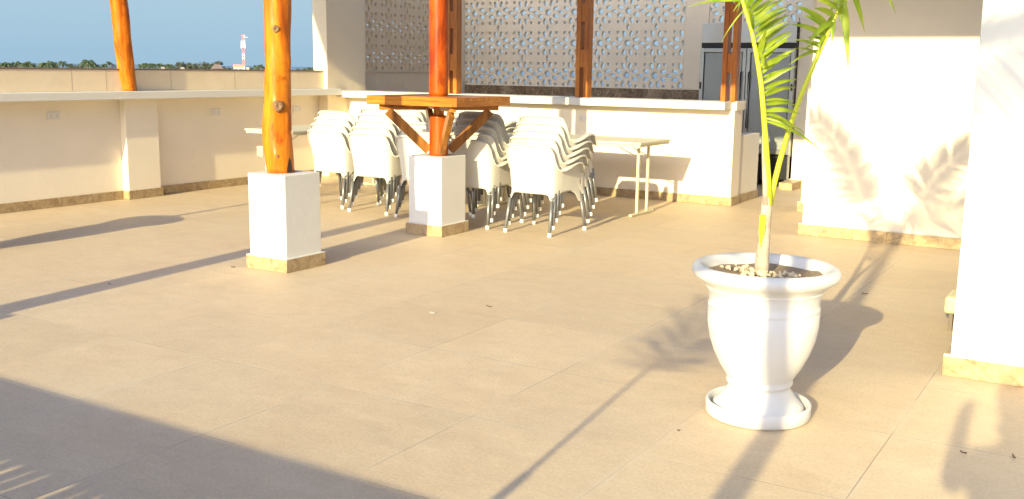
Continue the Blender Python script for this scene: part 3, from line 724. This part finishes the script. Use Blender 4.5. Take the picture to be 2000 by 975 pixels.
def leaflet(bm, p0, p1, width, sag, side=Vector((0, -1, 0)), n=6, tip=.12):
    """folded tapering strip from p0 to p1 sagging under its weight"""
    p0, p1 = Vector(p0), Vector(p1); d = p1-p0; L_ = d.length
    wv = d.cross(side); wv = wv.normalized() if wv.length > 1e-6 else Vector((0, 0, 1))
    rows = []
    for i in range(n+1):
        f = i/n; c_ = p0+d*f+Vector((0, 0, sag*4*f*(1-f)*.5 - sag*f*f*.4))
        ww = width*(min(1, .35+f*3.2))*(1-f**2.2)+.0012
        fold = side*(-ww*.28)
        rows.append([bm.verts.new(c_+wv*ww*.5), bm.verts.new(c_+fold), bm.verts.new(c_-wv*ww*.5)])
    for a, b in zip(rows, rows[1:]):
        for j in (0, 1): bm.faces.new((a[j], a[j+1], b[j+1], b[j]))
def frond(t, pts, rad, base=.25, nl=34, ll=.38, seed=1, drop=.3, name='frond', lw=.02, back=(0, 1, 0)):
    """generic pinnate frond along a midrib"""
    rnd = random.Random(seed); pts = [Vector(p) for p in pts]
    # dense resample
    seg = []
    for i in range(len(pts)-1):
        for k in range(8): seg.append(pts[i].lerp(pts[i+1], k/8))
    seg.append(pts[-1]); 
    for _ in range(3):
        seg = [seg[0]]+[(seg[i-1]+seg[i]*2+seg[i+1])/4 for i in range(1, len(seg)-1)]+[seg[-1]]
    bm = bmesh.new(); m = len(seg)-1
    tube(bm, seg, [rad*(1-.85*i/m) for i in range(m+1)], 8)
    o = mk(name, bm, 'stalk', t, True)
    bm = bmesh.new()
    for i in range(nl):
        f = base+(1-base)*i/(nl-1); q = f*m; k = min(m-1, int(q)); p = seg[k].lerp(seg[k+1], q-k); dr = (seg[k+1]-seg[k]).normalized()
        L_ = ll*(.55+.9*math.sin(pi*min(1, (f-base)/(1-base)*.9+.12)))*.75
        lat = dr.cross(Vector(back)).normalized()
        for s in (-1, 1):
            dd = (dr*(.55+.5*f)+lat*s*.9+Vector((rnd.gauss(0, .08), rnd.gauss(0, .2), rnd.gauss(0, .08)))).normalized()
            leaflet(bm, p, p+dd*L_*rnd.uniform(.85, 1.1)+Vector((0, 0, -drop*L_*.5)), lw*rnd.uniform(.8, 1.1), .05*L_, Vector((rnd.gauss(0, .3), -1, rnd.gauss(0, .3))).normalized())
    mk('leaflets', bm, 'leaf', o, True)
    return o
YP = 4.368
POT = Vector((-1.343, YP, 0))
pot(POT.x, POT.y, 'large white urn-shaped plant pot on its saucer, holding the young palm')
t = thing('young_palm', 'young yellow-green palm growing from the white urn', 'palm', (0, 0, 0))
bm = bmesh.new()
def A2(px, py, dy=0): return at(px, py, YP+dy)
tr = [A2(1487, 550), A2(1489, 500), A2(1493, 450), A2(1496, 415), A2(1498, 385)]; tr[0].z = .60
tube(bm, tr, [.036, .030, .026, .025, .021], 16)
mk('trunk', bm, 'trunk', t, True)
bm = bmesh.new()      # torn dry sheath running up the left stalk, and the green slit
tube(bm, [A2(1496, 400, -.012), A2(1494, 350, -.012), A2(1491, 300, -.012), A2(1489, 243, -.012)], [.014, .012, .008, .001], 8)
mk('dry_sheath', bm, 'trunk', t, True)
bm = bmesh.new(); v0 = [bm.verts.new(A2(*p)) for p in ((1484, 420, -.036), (1496, 419, -.036), (1494, 450, -.036), (1485, 484, -.04), (1482, 450, -.036))]; bm.faces.new(v0)
mk('green_slit', bm, 'stalk', t)
Lp = [(1502, 400), (1500, 360), (1498, 320), (1495, 270), (1491, 215), (1486, 160), (1478, 110), (1468, 60), (1457, 25), (1446, -12), (1434, -65), (1416, -130), (1394, -200), (1362, -270), (1315, -340), (1250, -400), (1170, -440)]
Rp = [(1503, 400), (1508, 375), (1522, 318), (1542, 250), (1565, 185), (1590, 125), (1610, 80), (1628, 40), (1647, 0), (1670, -55), (1702, -118), (1748, -185), (1808, -255), (1880, -315), (1960, -350)]
def stalk(pl, dyf, r0, name):
    pts = [A2(x, y, dyf(i/(len(pl)-1))) for i, (x, y) in enumerate(pl)]
    bm = bmesh.new(); m = len(pts)-1
    tube(bm, pts, [r0*(1-.86*(i/m)**.8) for i in range(m+1)], 10); return mk(name, bm, 'stalk', t, True), pts
fl = lambda f: .0-.05*f; frr = lambda f: .02+.18*f
def upper(bm, W_, q0, q1, n):
    for i in range(n):
        f = i/(n-1); q = q0+f*(q1-q0); k = int(q); p = W_[k].lerp(W_[k+1], q-k); dr = (W_[k+1]-W_[k]).normalized(); lat = dr.cross(Vector((0, 1, 0))).normalized()
        for s_ in (-1, 1):
            d = (dr*(.45+.6*f)+lat*s_*.9+Vector((0, rnd.gauss(0, .22), -.25))).normalized()
            leaflet(bm, p, p+d*(.29-.13*f), .021, .01, Vector((rnd.gauss(0, .3), -1, rnd.gauss(0, .3))).normalized())
so, Lw = stalk(Lp, fl, .0165, 'frond')
rnd = random.Random(3)
bm = bmesh.new()
LL = [((1497, 237), (1604, 288), 9), ((1497, 231), (1574, 257), 8), ((1497, 224), (1552, 243), 8), ((1496, 217), (1562, 219), 11), ((1496, 212), (1540, 262), 5), ((1496, 204), (1557, 203), 12), ((1495, 196), (1548, 196), 8),
      ((1494, 187), (1557, 167), 12), ((1493, 181), (1545, 172), 9), ((1493, 173), (1561, 152), 12), ((1491, 162), (1556, 127), 12), ((1490, 152), (1541, 134), 9), ((1489, 142), (1555, 92), 13), ((1488, 133), (1546, 104), 11), ((1486, 122), (1548, 62), 13),
      ((1485, 113), (1544, 74), 11), ((1483, 103), (1547, 58), 12), ((1481, 92), (1546, 42), 13), ((1479, 82), (1541, 38), 12), ((1476, 72), (1543, 26), 13), ((1474, 62), (1542, 14), 13), ((1471, 52), (1537, 10), 12), ((1468, 43), (1530, -4), 13), ((1465, 34), (1522, -10), 12), ((1462, 26), (1512, -24), 12), ((1458, 16), (1500, -34), 12), ((1454, 6), (1490, -50), 11),
      ((1478, 96), (1500, 40), 16), ((1482, 112), (1497, 55), 12), ((1484, 105), (1493, 128), 10), ((1487, 130), (1502, 92), 9),
      ((1452, 3), (1338, 11), 11), ((1449, -6), (1385, -16), 10), ((1455, 18), (1408, 80), 3), ((1448, 2), (1432, 22), 3), ((1448, 0), (1440, 24), 3), ((1472, 60), (1462, 10), 12), ((1466, 40), (1456, -10), 12)]
for a, b, wd in LL:
    dy = rnd.uniform(-.16, .10)
    p0 = A2(a[0], a[1], -.015); p1 = A2(b[0], b[1], dy)
    leaflet(bm, p0, p1, wd*.0021, (p1-p0).length*.10 if b[1] < a[1]+20 else (p1-p0).length*.12, Vector((rnd.gauss(0, .35), -1, rnd.gauss(0, .5))).normalized(), 8)
# upper part of the frond, out of the picture
upper(bm, Lw, 10.0, 15.95, 60)
mk('leaflets', bm, 'leaf', so, True)
so, Rw = stalk(Rp, frr, .0150, 'frond')
bm = bmesh.new()
RL = [((1598, 106), (1545, 92), 7), ((1601, 98), (1540, 124), 7), ((1603, 94), (1549, 75), 8), ((1606, 88), (1577, 83), 6), ((1607, 84), (1560, 100), 6), ((1609, 78), (1576, 72), 8), ((1612, 72), (1546, 44), 12), ((1614, 66), (1595, 96), 7), ((1617, 60), (1570, 27), 12), ((1620, 54), (1553, 8), 13),
      ((1623, 48), (1600, 80), 9), ((1626, 42), (1577, 82), 16), ((1628, 36), (1625, 82), 10), ((1630, 32), (1590, 14), 12), ((1634, 26), (1606, 60), 10), ((1638, 18), (1585, -6), 12), ((1642, 10), (1600, -30), 12), ((1640, 30), (1646, 6), 10),
      ((1646, 0), (1657, 127), 17), ((1660, -28), (1689, 58), 14), ((1690, -80), (1750, 21), 13), ((1650, -5), (1640, 40), 14), ((1655, -18), (1615, 30), 12)]
for a, b, wd in RL:
    dy = rnd.uniform(-.05, .22)
    p0 = A2(a[0], a[1], .1); p1 = A2(b[0], b[1], dy)
    leaflet(bm, p0, p1, wd*.0021, .14*(p1-p0).length, Vector((rnd.gauss(0, .35), -1, rnd.gauss(0, .5))).normalized(), 8)
upper(bm, Rw, 9.3, 13.95, 48)
mk('leaflets', bm, 'leaf', so, True)

# ------------------------------------------------------------------ things out of the frame whose shadows fall into it
pot(-8.06, 4.42, 'white urn-shaped plant pot standing outside the frame on the left')
t = thing('young_palm', 'young palm in the white pot outside the frame on the left', 'palm')
bm = bmesh.new(); tube(bm, [(-8.06, 4.42, .6), (-8.05, 4.42, 1.0)], [.035, .02], 12); mk('trunk', bm, 'trunk', t, True)
frond(t, [(-8.05, 4.42, 1.0), (-8.1, 4.45, 1.4), (-8.3, 4.5, 1.75), (-8.7, 4.55, 1.95)], .014, .3, 30, .3, 11)
frond(t, [(-8.05, 4.42, 1.0), (-7.95, 4.4, 1.4), (-7.75, 4.35, 1.7), (-7.4, 4.3, 1.85)], .014, .3, 30, .3, 12)
# log of the same kind, left of the frame
bm = log_mesh([(-5.68, 1.0, .731, .115), (-5.68, 1.0, 2.0, .105), (-5.68, 1.0, 3.6, .10)], lump=.006, seed=33, rows=30)
tag(mk('left_out_log', bm, 'log', None, True), 'orange log post outside the frame to the left', 'log post'); bpy.data.objects['left_out_log'].name = 'log_post'
pedestal(-5.87, -5.49, .81, 1.19, 'white square pedestal outside the frame to the left')
# added low wall shading the near floor, slots shaped to pass light streaks
t = thing('shade_wall', 'added low cream wall behind the camera, shading the near floor', 'wall', (0, -.25, 0))
Yw = -.25; Hw = .3017*(2.815-Yw)
boxes('wall', [(-9.7, -3.95, -.06, 0, 0, Hw), (-2.55, 3.5, -.06, 0, 0, Hw), (-3.949, -2.551, -.06, 0, .748, Hw), (-3.949, -2.551, -.06, 0, 0, .36)], 'paint', t, .003)
sl = bmesh.new()
rnd = random.Random(4)
for i in range(17):
    x = -3.90+i*.084
    M_ = Matrix.Translation((x+.09, -.03, .555)) @ Matrix.Rotation(.38+rnd.uniform(-.06, .06), 4, 'Y')
    box(sl, -.0335, .0335, -.012+i*.0001, .012+i*.0001, -.21, .21, M_)
mk('streak_slat', sl, 'timber', t)  # added slats, spaced to break the sunlight into streaks
# young palm whose single stalk throws the long thin shadow
t = thing('young_palm', 'young palm behind the camera rising above the added shade wall', 'palm')
px0, py0 = -1.475, -.45
bm = bmesh.new(); tube(bm, [(px0, py0, 0), (px0, py0, .7), (px0, py0, 1.1)], [.036, .030, .022], 10); mk('trunk', bm, 'trunk', t, True)
frond(t, [(px0, py0, 1.05), (px0-.01, py0, 1.3), (px0-.02, py0, 1.6), (px0+.03, py0, 1.9), (px0+.12, py0, 2.2), (px0+.25, py0, 2.45)], .013, .38, 38, .55, 21, .9, lw=.021)
# tall palm further back: soft band over the urn and soft fronds on the wall
t = thing('tall_palm', 'tall thin palm far behind the camera', 'palm')
bx, by = -.60, -1.6
bm = bmesh.new(); tube(bm, [(bx, by, 0), (bx, by, 2.0), (bx, by, 3.6)], [.06, .055, .045], 12); mk('trunk', bm, 'trunk', t, True)
frond(t, [(bx, by, 3.45), (bx+.06, by, 3.58), (bx+.24, by, 3.78), (bx+.55, by, 4.25), (bx+.78, by, 4.7), (bx+.95, by, 5.1)], .026, .2, 26, .26, 31, .8, lw=.022)
frond(t, [(bx, by, 3.45), (bx-.11, by, 3.62), (bx-.41, by, 4.16), (bx-.68, by, 4.58), (bx-.98, by, 5.0), (bx-1.25, by, 5.5)], .026, .08, 26, .24, 32, .8, lw=.022)
frond(t, [(bx+.05, by-.6, 3.5), (bx+.4, by-.6, 3.9), (bx+.9, by-.6, 4.05), (bx+1.3, by-.6, 3.9)], .018, .2, 26, .55, 33, .8, lw=.05)
# unseen roof, shaped as a strip to shade the bar and admit sky light
bm = bmesh.new()
ev, er = 5.0, 9.6
ze = 1.852+.3017*(9.72-ev); zr = 5.4; th = .18
V = {}
for nm, (xa, xb, y, z) in {'e': (-9.02, 3.2, ev, ze), 'r': (-10.3, 3.2, 7.6, 5.0)}.items():
    for k, x in (('l', xa), ('r', xb)):
        V[nm+k] = bm.verts.new((x, y, z)); V[nm+k+'t'] = bm.verts.new((x, y+(.02 if nm == 'e' else 0), z+th))
for a, b in (('e', 'r'),):
    bm.faces.new((V[a+'l'], V[a+'r'], V[b+'r'], V[b+'l'])); bm.faces.new((V[a+'lt'], V[b+'lt'], V[b+'rt'], V[a+'rt']))
    for s in 'lr': bm.faces.new((V[a+s], V[b+s], V[b+s+'t'], V[a+s+'t']))
for a in 'er': bm.faces.new((V[a+'l'], V[a+'lt'], V[a+'rt'], V[a+'r']))
tag(mk('shade_roof', bm, 'thatch'), 'unseen thatched roof strip above the frame, shaped to shade the bar', 'roof')

# photographer behind the camera
def skin_person():
    J = {'pel': (.27, -.62, 1.0, .13), 'bel': (.27, -.62, 1.15, .12), 'che': (.27, -.60, 1.38, .15), 'nek': (.26, -.58, 1.56, .055), 'hd0': (.25, -.55, 1.66, .075), 'hd1': (.24, -.54, 1.76, .09), 'hd2': (.24, -.55, 1.83, .07),
         'sl': (.09, -.60, 1.48, .06), 'el': (.00, -.42, 1.33, .045), 'wl': (.0, -.2, 1.53, .034), 'hl': (.02, -.12, 1.58, .035),
         'sr': (.45, -.60, 1.48, .06), 'er': (.47, -.40, 1.28, .045), 'wr': (.20, -.17, 1.46, .03), 'hr': (.13, -.12, 1.50, .035),
         'tl': (.18, -.62, .90, .09), 'kl': (.16, -.60, .48, .06), 'al': (.15, -.64, .08, .04), 'fl': (.14, -.50, .04, .035),
         'tr': (.36, -.62, .90, .09), 'kr': (.38, -.60, .48, .06), 'ar': (.39, -.64, .08, .04), 'fr': (.40, -.50, .04, .035)}
    E_ = ['pel bel', 'bel che', 'che nek', 'nek hd0', 'hd0 hd1', 'hd1 hd2', 'che sl', 'sl el', 'el wl', 'wl hl', 'che sr', 'sr er', 'er wr', 'wr hr', 'pel tl', 'tl kl', 'kl al', 'al fl', 'pel tr', 'tr kr', 'kr ar', 'ar fr']
    ks = list(J); me = bpy.data.meshes.new('person'); me.from_pydata([J[k][:3] for k in ks], [tuple(ks.index(a) for a in e.split()) for e in E_], [])
    o = bpy.data.objects.new('person', me); C.objects.link(o)
    o.modifiers.new('skin', 'SKIN')
    for i, k in enumerate(ks):
        me.skin_vertices[0].data[i].radius = (J[k][3],)*2
    me.skin_vertices[0].data[0].use_root = True
    sb = o.modifiers.new('sub', 'SUBSURF'); sb.levels = 1; sb.render_levels = 1
    me.materials.append(simple('dark_clothes', (.08, .09, .12), .9)); return o
tag(skin_person(), 'photographer in dark clothes holding up a phone behind the camera', 'person')

# ------------------------------------------------------------------ small things on the deck
o = thing('low_stool', 'pale yellow plastic stool peeking out behind the white column', 'stool', (-.72, 6.62, 0))
boxes('seat', [(-.17, .17, -.13, .13, .11, .215)], simple('pale_yellow_plastic', (.60, .56, .30), .4, var=.03), o, .02)
for sx_ in (-.13, .13):
    for sy_ in (-.09, .09): boxes('leg', [(sx_-.012, sx_+.012, sy_-.012, sy_+.012, 0, .109)], 'farbark', o, .003)
def onfloor(px, py):
    d = fw + (px-1000)/F*rt - (py-487.5)/F*up
    return CAM + d*(-H/d.z)
dry = simple('dry_leaf', (.14, .07, .03), .8, var=.3, scale=60)
def bit(px, py, L_, W_, rz, label, name, m, curl=.006, cat='leaf'):
    p = onfloor(px, py); bm = bmesh.new(); rows = []
    for i in range(7):
        f = i/6; ww = W_*math.sin(pi*(.08+.86*f)); rows.append([bm.verts.new(((f-.5)*L_, -ww/2, .0035+curl*(2*f-1)**2)), bm.verts.new(((f-.5)*L_, 0, .0015+curl*.4*(2*f-1)**2)), bm.verts.new(((f-.5)*L_, ww/2, .0045+curl*(2*f-1)**2))])
    for a, b in zip(rows, rows[1:]):
        for j in (0, 1): bm.faces.new((a[j], a[j+1], b[j+1], b[j]))
    o = mk(name, bm, m, None, True); o.location = (p.x, p.y, .001); o.rotation_euler = (0, 0, rz); tag(o, label, cat)
    md = o.modifiers.new('s', 'SOLIDIFY'); md.thickness = .0012
pet = simple('white_petal', (.80, .78, .72), .6)
bit(845, 612, .034, .022, .6, 'small white petal lying in the middle of the floor', 'petal', pet, cat='petal')
bit(955, 600, .050, .007, -.3, 'thin curled dry leaf on the floor right of the white petal', 'dry_leaf', dry)
bit(455, 523, .030, .018, .4, 'dark dry leaf on the floor left of the nearest pedestal', 'dry_leaf', dry)
bit(1689, 575, .040, .010, .2, 'dark dry leaf on the floor behind the urn shadow', 'dry_leaf', dry)
bit(1881, 886, .030, .006, -.4, 'tiny dry leaf near the lower right corner', 'dry_leaf', dry)
bit(1980, 894, .048, .008, 1.9, 'reddish brown twig by the lower right corner', 'twig', simple('red_twig', (.16, .05, .03), .7), cat='twig')
bit(1325, 843, .012, .008, .3, 'small dark seed husk on the floor left of the urn saucer', 'seed_husk', dry, cat='husk')
bit(214, 556, .018, .008, .3, 'small dark seed husk in the strip of shadow on the left', 'seed_husk', dry, cat='husk')

# ------------------------------------------------------------------ far view: trees, houses, mast
def far_pt(px, D):
    d = fw + (px-1000)/F*rt - (128-487.5)/F*up; d.z = 0; d.normalize(); return d*D
def ztop(px, py, D):
    d = fw + (px-1000)/F*rt - (py-487.5)/F*up; hz = math.hypot(d.x, d.y); return H+d.z/hz*D
def far_palm(px, py, D, seed, label, wpx):
    rnd = random.Random(seed); p = far_pt(px, D); top = ztop(px, py, D); R_ = wpx/2/F*D*1.5
    t = thing('coconut_palm', label, 'palm', (p.x, p.y, -12), 0, 'coconut palms beyond the parapet')
    hgt = top+12-R_*.45
    bm = bmesh.new(); lean = rnd.uniform(-.6, .6)
    tube(bm, [(lean, 0, 0), (lean*.6, 0, hgt*.5), (0, 0, hgt)], [.22, .16, .13], 8); mk('trunk', bm, 'farbark', t)
    bm = bmesh.new(); nf = 20
    for i in range(nf):
        az = 2*pi*i/nf+rnd.uniform(-.2, .2); el = rnd.uniform(-.35, 1.15); L_ = R_*rnd.uniform(.85, 1.15)
        prev = None; dh = Vector((cos(az), sin(az), 0))
        for k in range(9):
            f = k/8; c_ = Vector((0, 0, hgt)) + dh*L_*f*cos(el)*(1-.12*f) + Vector((0, 0, L_*(sin(el)*f - .75*f*f*(1.1 if el > .2 else .7))))
            if prev is not None:
                dr = (c_-prev).normalized(); lat = dr.cross(Vector((0, 0, 1))).normalized()
                for s in (-1, 1):
                    for rpt in range(3):
                        q = prev.lerp(c_, rpt/3); l2 = L_*.30*(1-.55*f)
                        e = q+lat*s*l2*rnd.uniform(.6, 1)+dr*l2*.6-Vector((0, 0, l2*rnd.uniform(.35, .9)))
                        v = [bm.verts.new(x) for x in (q, q+dr*L_*.05, e)]; bm.faces.new(v)
            prev = c_
    mk('crown', bm, 'farleaf', t)
def far_tree(px, py, D, seed, label, wpx):
    rnd = random.Random(seed); p = far_pt(px, D); top = ztop(px, py, D); R_ = wpx/2/F*D*1.25
    t = thing('leafy_tree', label, 'tree', (p.x, p.y, -12), 0, 'leafy trees beyond the parapet')
    hgt = top+12
    bm = bmesh.new(); tube(bm, [(0, 0, 0), (.2, 0, hgt*.5), (0, 0, hgt*.9)], [.35, .25, .08], 8); mk('trunk', bm, 'farbark', t)
    bm = bmesh.new(); cl = []
    for i in range(22):
        a = rnd.uniform(0, 2*pi); rr = R_*math.sqrt(rnd.random())*.8; zz = hgt-rnd.uniform(.15, 1)*min(6, R_*1.5)-.3*(rr/R_)**2*R_*.8
        cl.append((Vector((rr*cos(a), rr*sin(a), zz)), R_*rnd.uniform(.18, .34)))
    cl.append((Vector((0, 0, hgt-R_*.25)), R_*.25))
    for c_, cr in cl:
        for k in range(110):
            d = Vector((rnd.gauss(0, 1), rnd.gauss(0, 1), rnd.gauss(0, .75))).normalized()*cr*rnd.uniform(.6, 1.05)
            q = c_+d; s = R_*.05+.05
            a = Vector((rnd.gauss(0, 1), rnd.gauss(0, 1), rnd.gauss(0, 1))).normalized()*s; b = a.cross(Vector((rnd.gauss(0, 1), rnd.gauss(0, 1), rnd.gauss(0, 1)))).normalized()*s*.7
            bm.faces.new([bm.verts.new(q+a), bm.verts.new(q+b), bm.verts.new(q-a)])
    mk('crown', bm, 'fartree', t)
# (kind, px, py of the top, width px, distance)
FT = [('p', -2, 121, 16, 210), ('p', 12, 118, 22, 190), ('t', 26, 121, 14, 240), ('p', 36, 117, 17, 220), ('p', 54, 115, 26, 180), ('t', 24, 127, 60, 260), ('p', 92, 113, 30, 170), ('p', 84, 121, 18, 230), ('t', 104, 121, 14, 220), ('p', 122, 116, 17, 210), ('p', 137, 122, 14, 260),
      ('p', 171, 111, 26, 170), ('t', 160, 124, 16, 240), ('p', 190, 123, 14, 280), ('p', 203, 122, 16, 230), ('p', 213, 117, 15, 240), ('t', 185, 127, 60, 270), ('p', 275, 123, 14, 230), ('p', 291, 121, 16, 210), ('p', 301, 122, 12, 250), ('p', 312, 121, 16, 270), ('t', 325, 125, 24, 300),
      ('t', 345, 124, 22, 330), ('t', 357, 120, 20, 280), ('p', 370, 125, 14, 300), ('t', 383, 123, 16, 320), ('t', 399, 120, 20, 290), ('t', 425, 118, 24, 330), ('p', 412, 123, 12, 300), ('t', 446, 131, 14, 320), ('t', 438, 129, 12, 300), ('p', 500, 125, 14, 250), ('p', 508, 123, 14, 240), ('p', 516, 128, 14, 260),
      ('t', 485, 130, 14, 320), ('t', 580, 133, 18, 340), ('p', 605, 128, 16, 330), ('p', 594, 131, 12, 330), ('t', 300, 128, 60, 340), ('t', 405, 129, 70, 360), ('t', 66, 123, 22, 250), ('p', 105, 117, 20, 200), ('t', 148, 126, 22, 280), ('p', 181, 117, 22, 200), ('t', 222, 126, 26, 300), ('t', 370, 122, 26, 300), ('p', 284, 119, 20, 230), ('t', 455, 133, 26, 340), ('t', 500, 130, 26, 300), ('p', 332, 122, 18, 260)]
cnt = {'p': 0, 't': 0}
OR = 'first second third fourth fifth sixth seventh eighth ninth tenth eleventh twelfth thirteenth fourteenth fifteenth sixteenth seventeenth eighteenth nineteenth twentieth twenty-first twenty-second twenty-third twenty-fourth twenty-fifth twenty-sixth twenty-seventh twenty-eighth twenty-ninth'.split()
for k, px, py, wpx, D in sorted(FT, key=lambda q: q[1]):
    i = cnt[k]; cnt[k] += 1
    (far_palm if k == 'p' else far_tree)(px, py, D, 100+px, f'{"coconut palm" if k == "p" else "leafy green tree"} beyond the parapet, {OR[i]} of its kind from the left', wpx)
# low far scrub
def house(px, py0, wpx, hpx, D, label, wallc, roofc, roof='hip'):
    p = far_pt(px, D); a = math.atan2(p.y, p.x)-pi/2
    t = thing('house', label, 'house', (p.x, p.y, -12), a)
    top = ztop(px, py0, D)+12; W_ = wpx/F*D; hr = hpx/F*D
    boxes('wall', [(-W_/2*.9, W_/2*.9, -3, 3, 0, top-hr)], wallc, t, 0)
    bm = bmesh.new()
    if roof == 'hip':
        b = [bm.verts.new(v) for v in ((-W_/2, -3.6, top-hr+.01), (W_/2, -3.6, top-hr+.01), (W_/2, 3.6, top-hr+.01), (-W_/2, 3.6, top-hr+.01))]
        r = [bm.verts.new((-W_*.22, 0, top)), bm.verts.new((W_*.22, 0, top))]
        bm.faces.new((b[0], b[1], r[1], r[0])); bm.faces.new((b[2], b[3], r[0], r[1])); bm.faces.new((b[1], b[2], r[1])); bm.faces.new((b[3], b[0], r[0])); bm.faces.new(b)
    else:
        box(bm, -W_/2, W_/2, -3.2, 3.2, top-hr+.01, top)
    mk('roof', bm, roofc, t)
    boxes('window', [(x-.5, x+.5, -3.03, -3.001, top-hr-1.6, top-hr-.6) for x in (-W_*.25, W_*.2)], 'black', t, 0)
rf = simple('far_brown_roof', (.26, .19, .16), .8); ro = simple('far_orange_roof', (.62, .27, .17), .8); rw = simple('far_cream_wall', (.60, .54, .46), .8); rs = simple('far_thatch', (.42, .36, .28), .9)
house(424, 126, 22, 8, 260, 'house with a brown hipped roof beyond the parapet among the trees', rw, rf)
house(466, 126.5, 20, 4, 300, 'low building with an orange roof left of the radio mast', rw, ro, 'flat')
house(318, 130.5, 10, 6, 240, 'small thatched hut roof just above the parapet, left one', rw, rs)
house(356, 131, 11, 6, 250, 'small thatched hut roof just above the parapet, right one', rw, rs)
house(484, 132, 5, 3, 290, 'tiny cream hut at the foot of the radio mast', rw, rw, 'flat')
# radio mast
D = 330; p = far_pt(476, D); top = ztop(476, 67, D)+12; k_ = D/F
t = thing('radio_mast', 'tall red and white lattice radio mast with antennas on the horizon', 'mast', (p.x, p.y, -12), math.atan2(p.y, p.x)-pi/2)
mw = 2.0*k_
red = simple('mast_red', (.55, .22, .18), .6); wht = simple('mast_white', (.75, .75, .75), .6)
nb = 12
for i in range(nb):
    z0, z1 = top*i/nb, top*(i+1)/nb; bm = bmesh.new()
    for s in (-1, 1):
        for q in (-1, 1): bar(bm, (s*mw, q*mw, z0), (s*mw, q*mw, z1-.01), .12, .12, (1, 0, 0))
        for h2 in range(2):
            za, zb = z0+(z1-z0)*h2/2, z0+(z1-z0)*(h2+1)/2-.02
            bar(bm, (-mw*s, -mw, za), (mw*s, -mw, zb), .09, .09, (0, 1, 0)); bar(bm, (-mw*s, mw, za), (mw*s, mw, zb), .09, .09, (0, 1, 0))
    mk('lattice_section', bm, red if i % 2 else wht, t)
zb = ztop(476, 95, D)+12
for dx, dz, hh in ((-4.3, 0, 1.9), (4.3, 0, 1.9), (-3.6, 2.4, 1.2), (3.8, 2.6, 1.3), (0, .2, 1.8), (3.9, 7.0, .6)):
    boxes('antenna', [(dx*.75*k_-.12, dx*.75*k_+.12, -.8, -.55, zb+dz*k_*3, zb+dz*k_*3+hh)], wht, t, 0)
bm = bmesh.new(); bar(bm, (0, -.7, ztop(476, 73, D)+12), (9*k_, -.7, ztop(476, 73, D)+12), .1, .1); mk('antenna_arm', bm, wht, t)
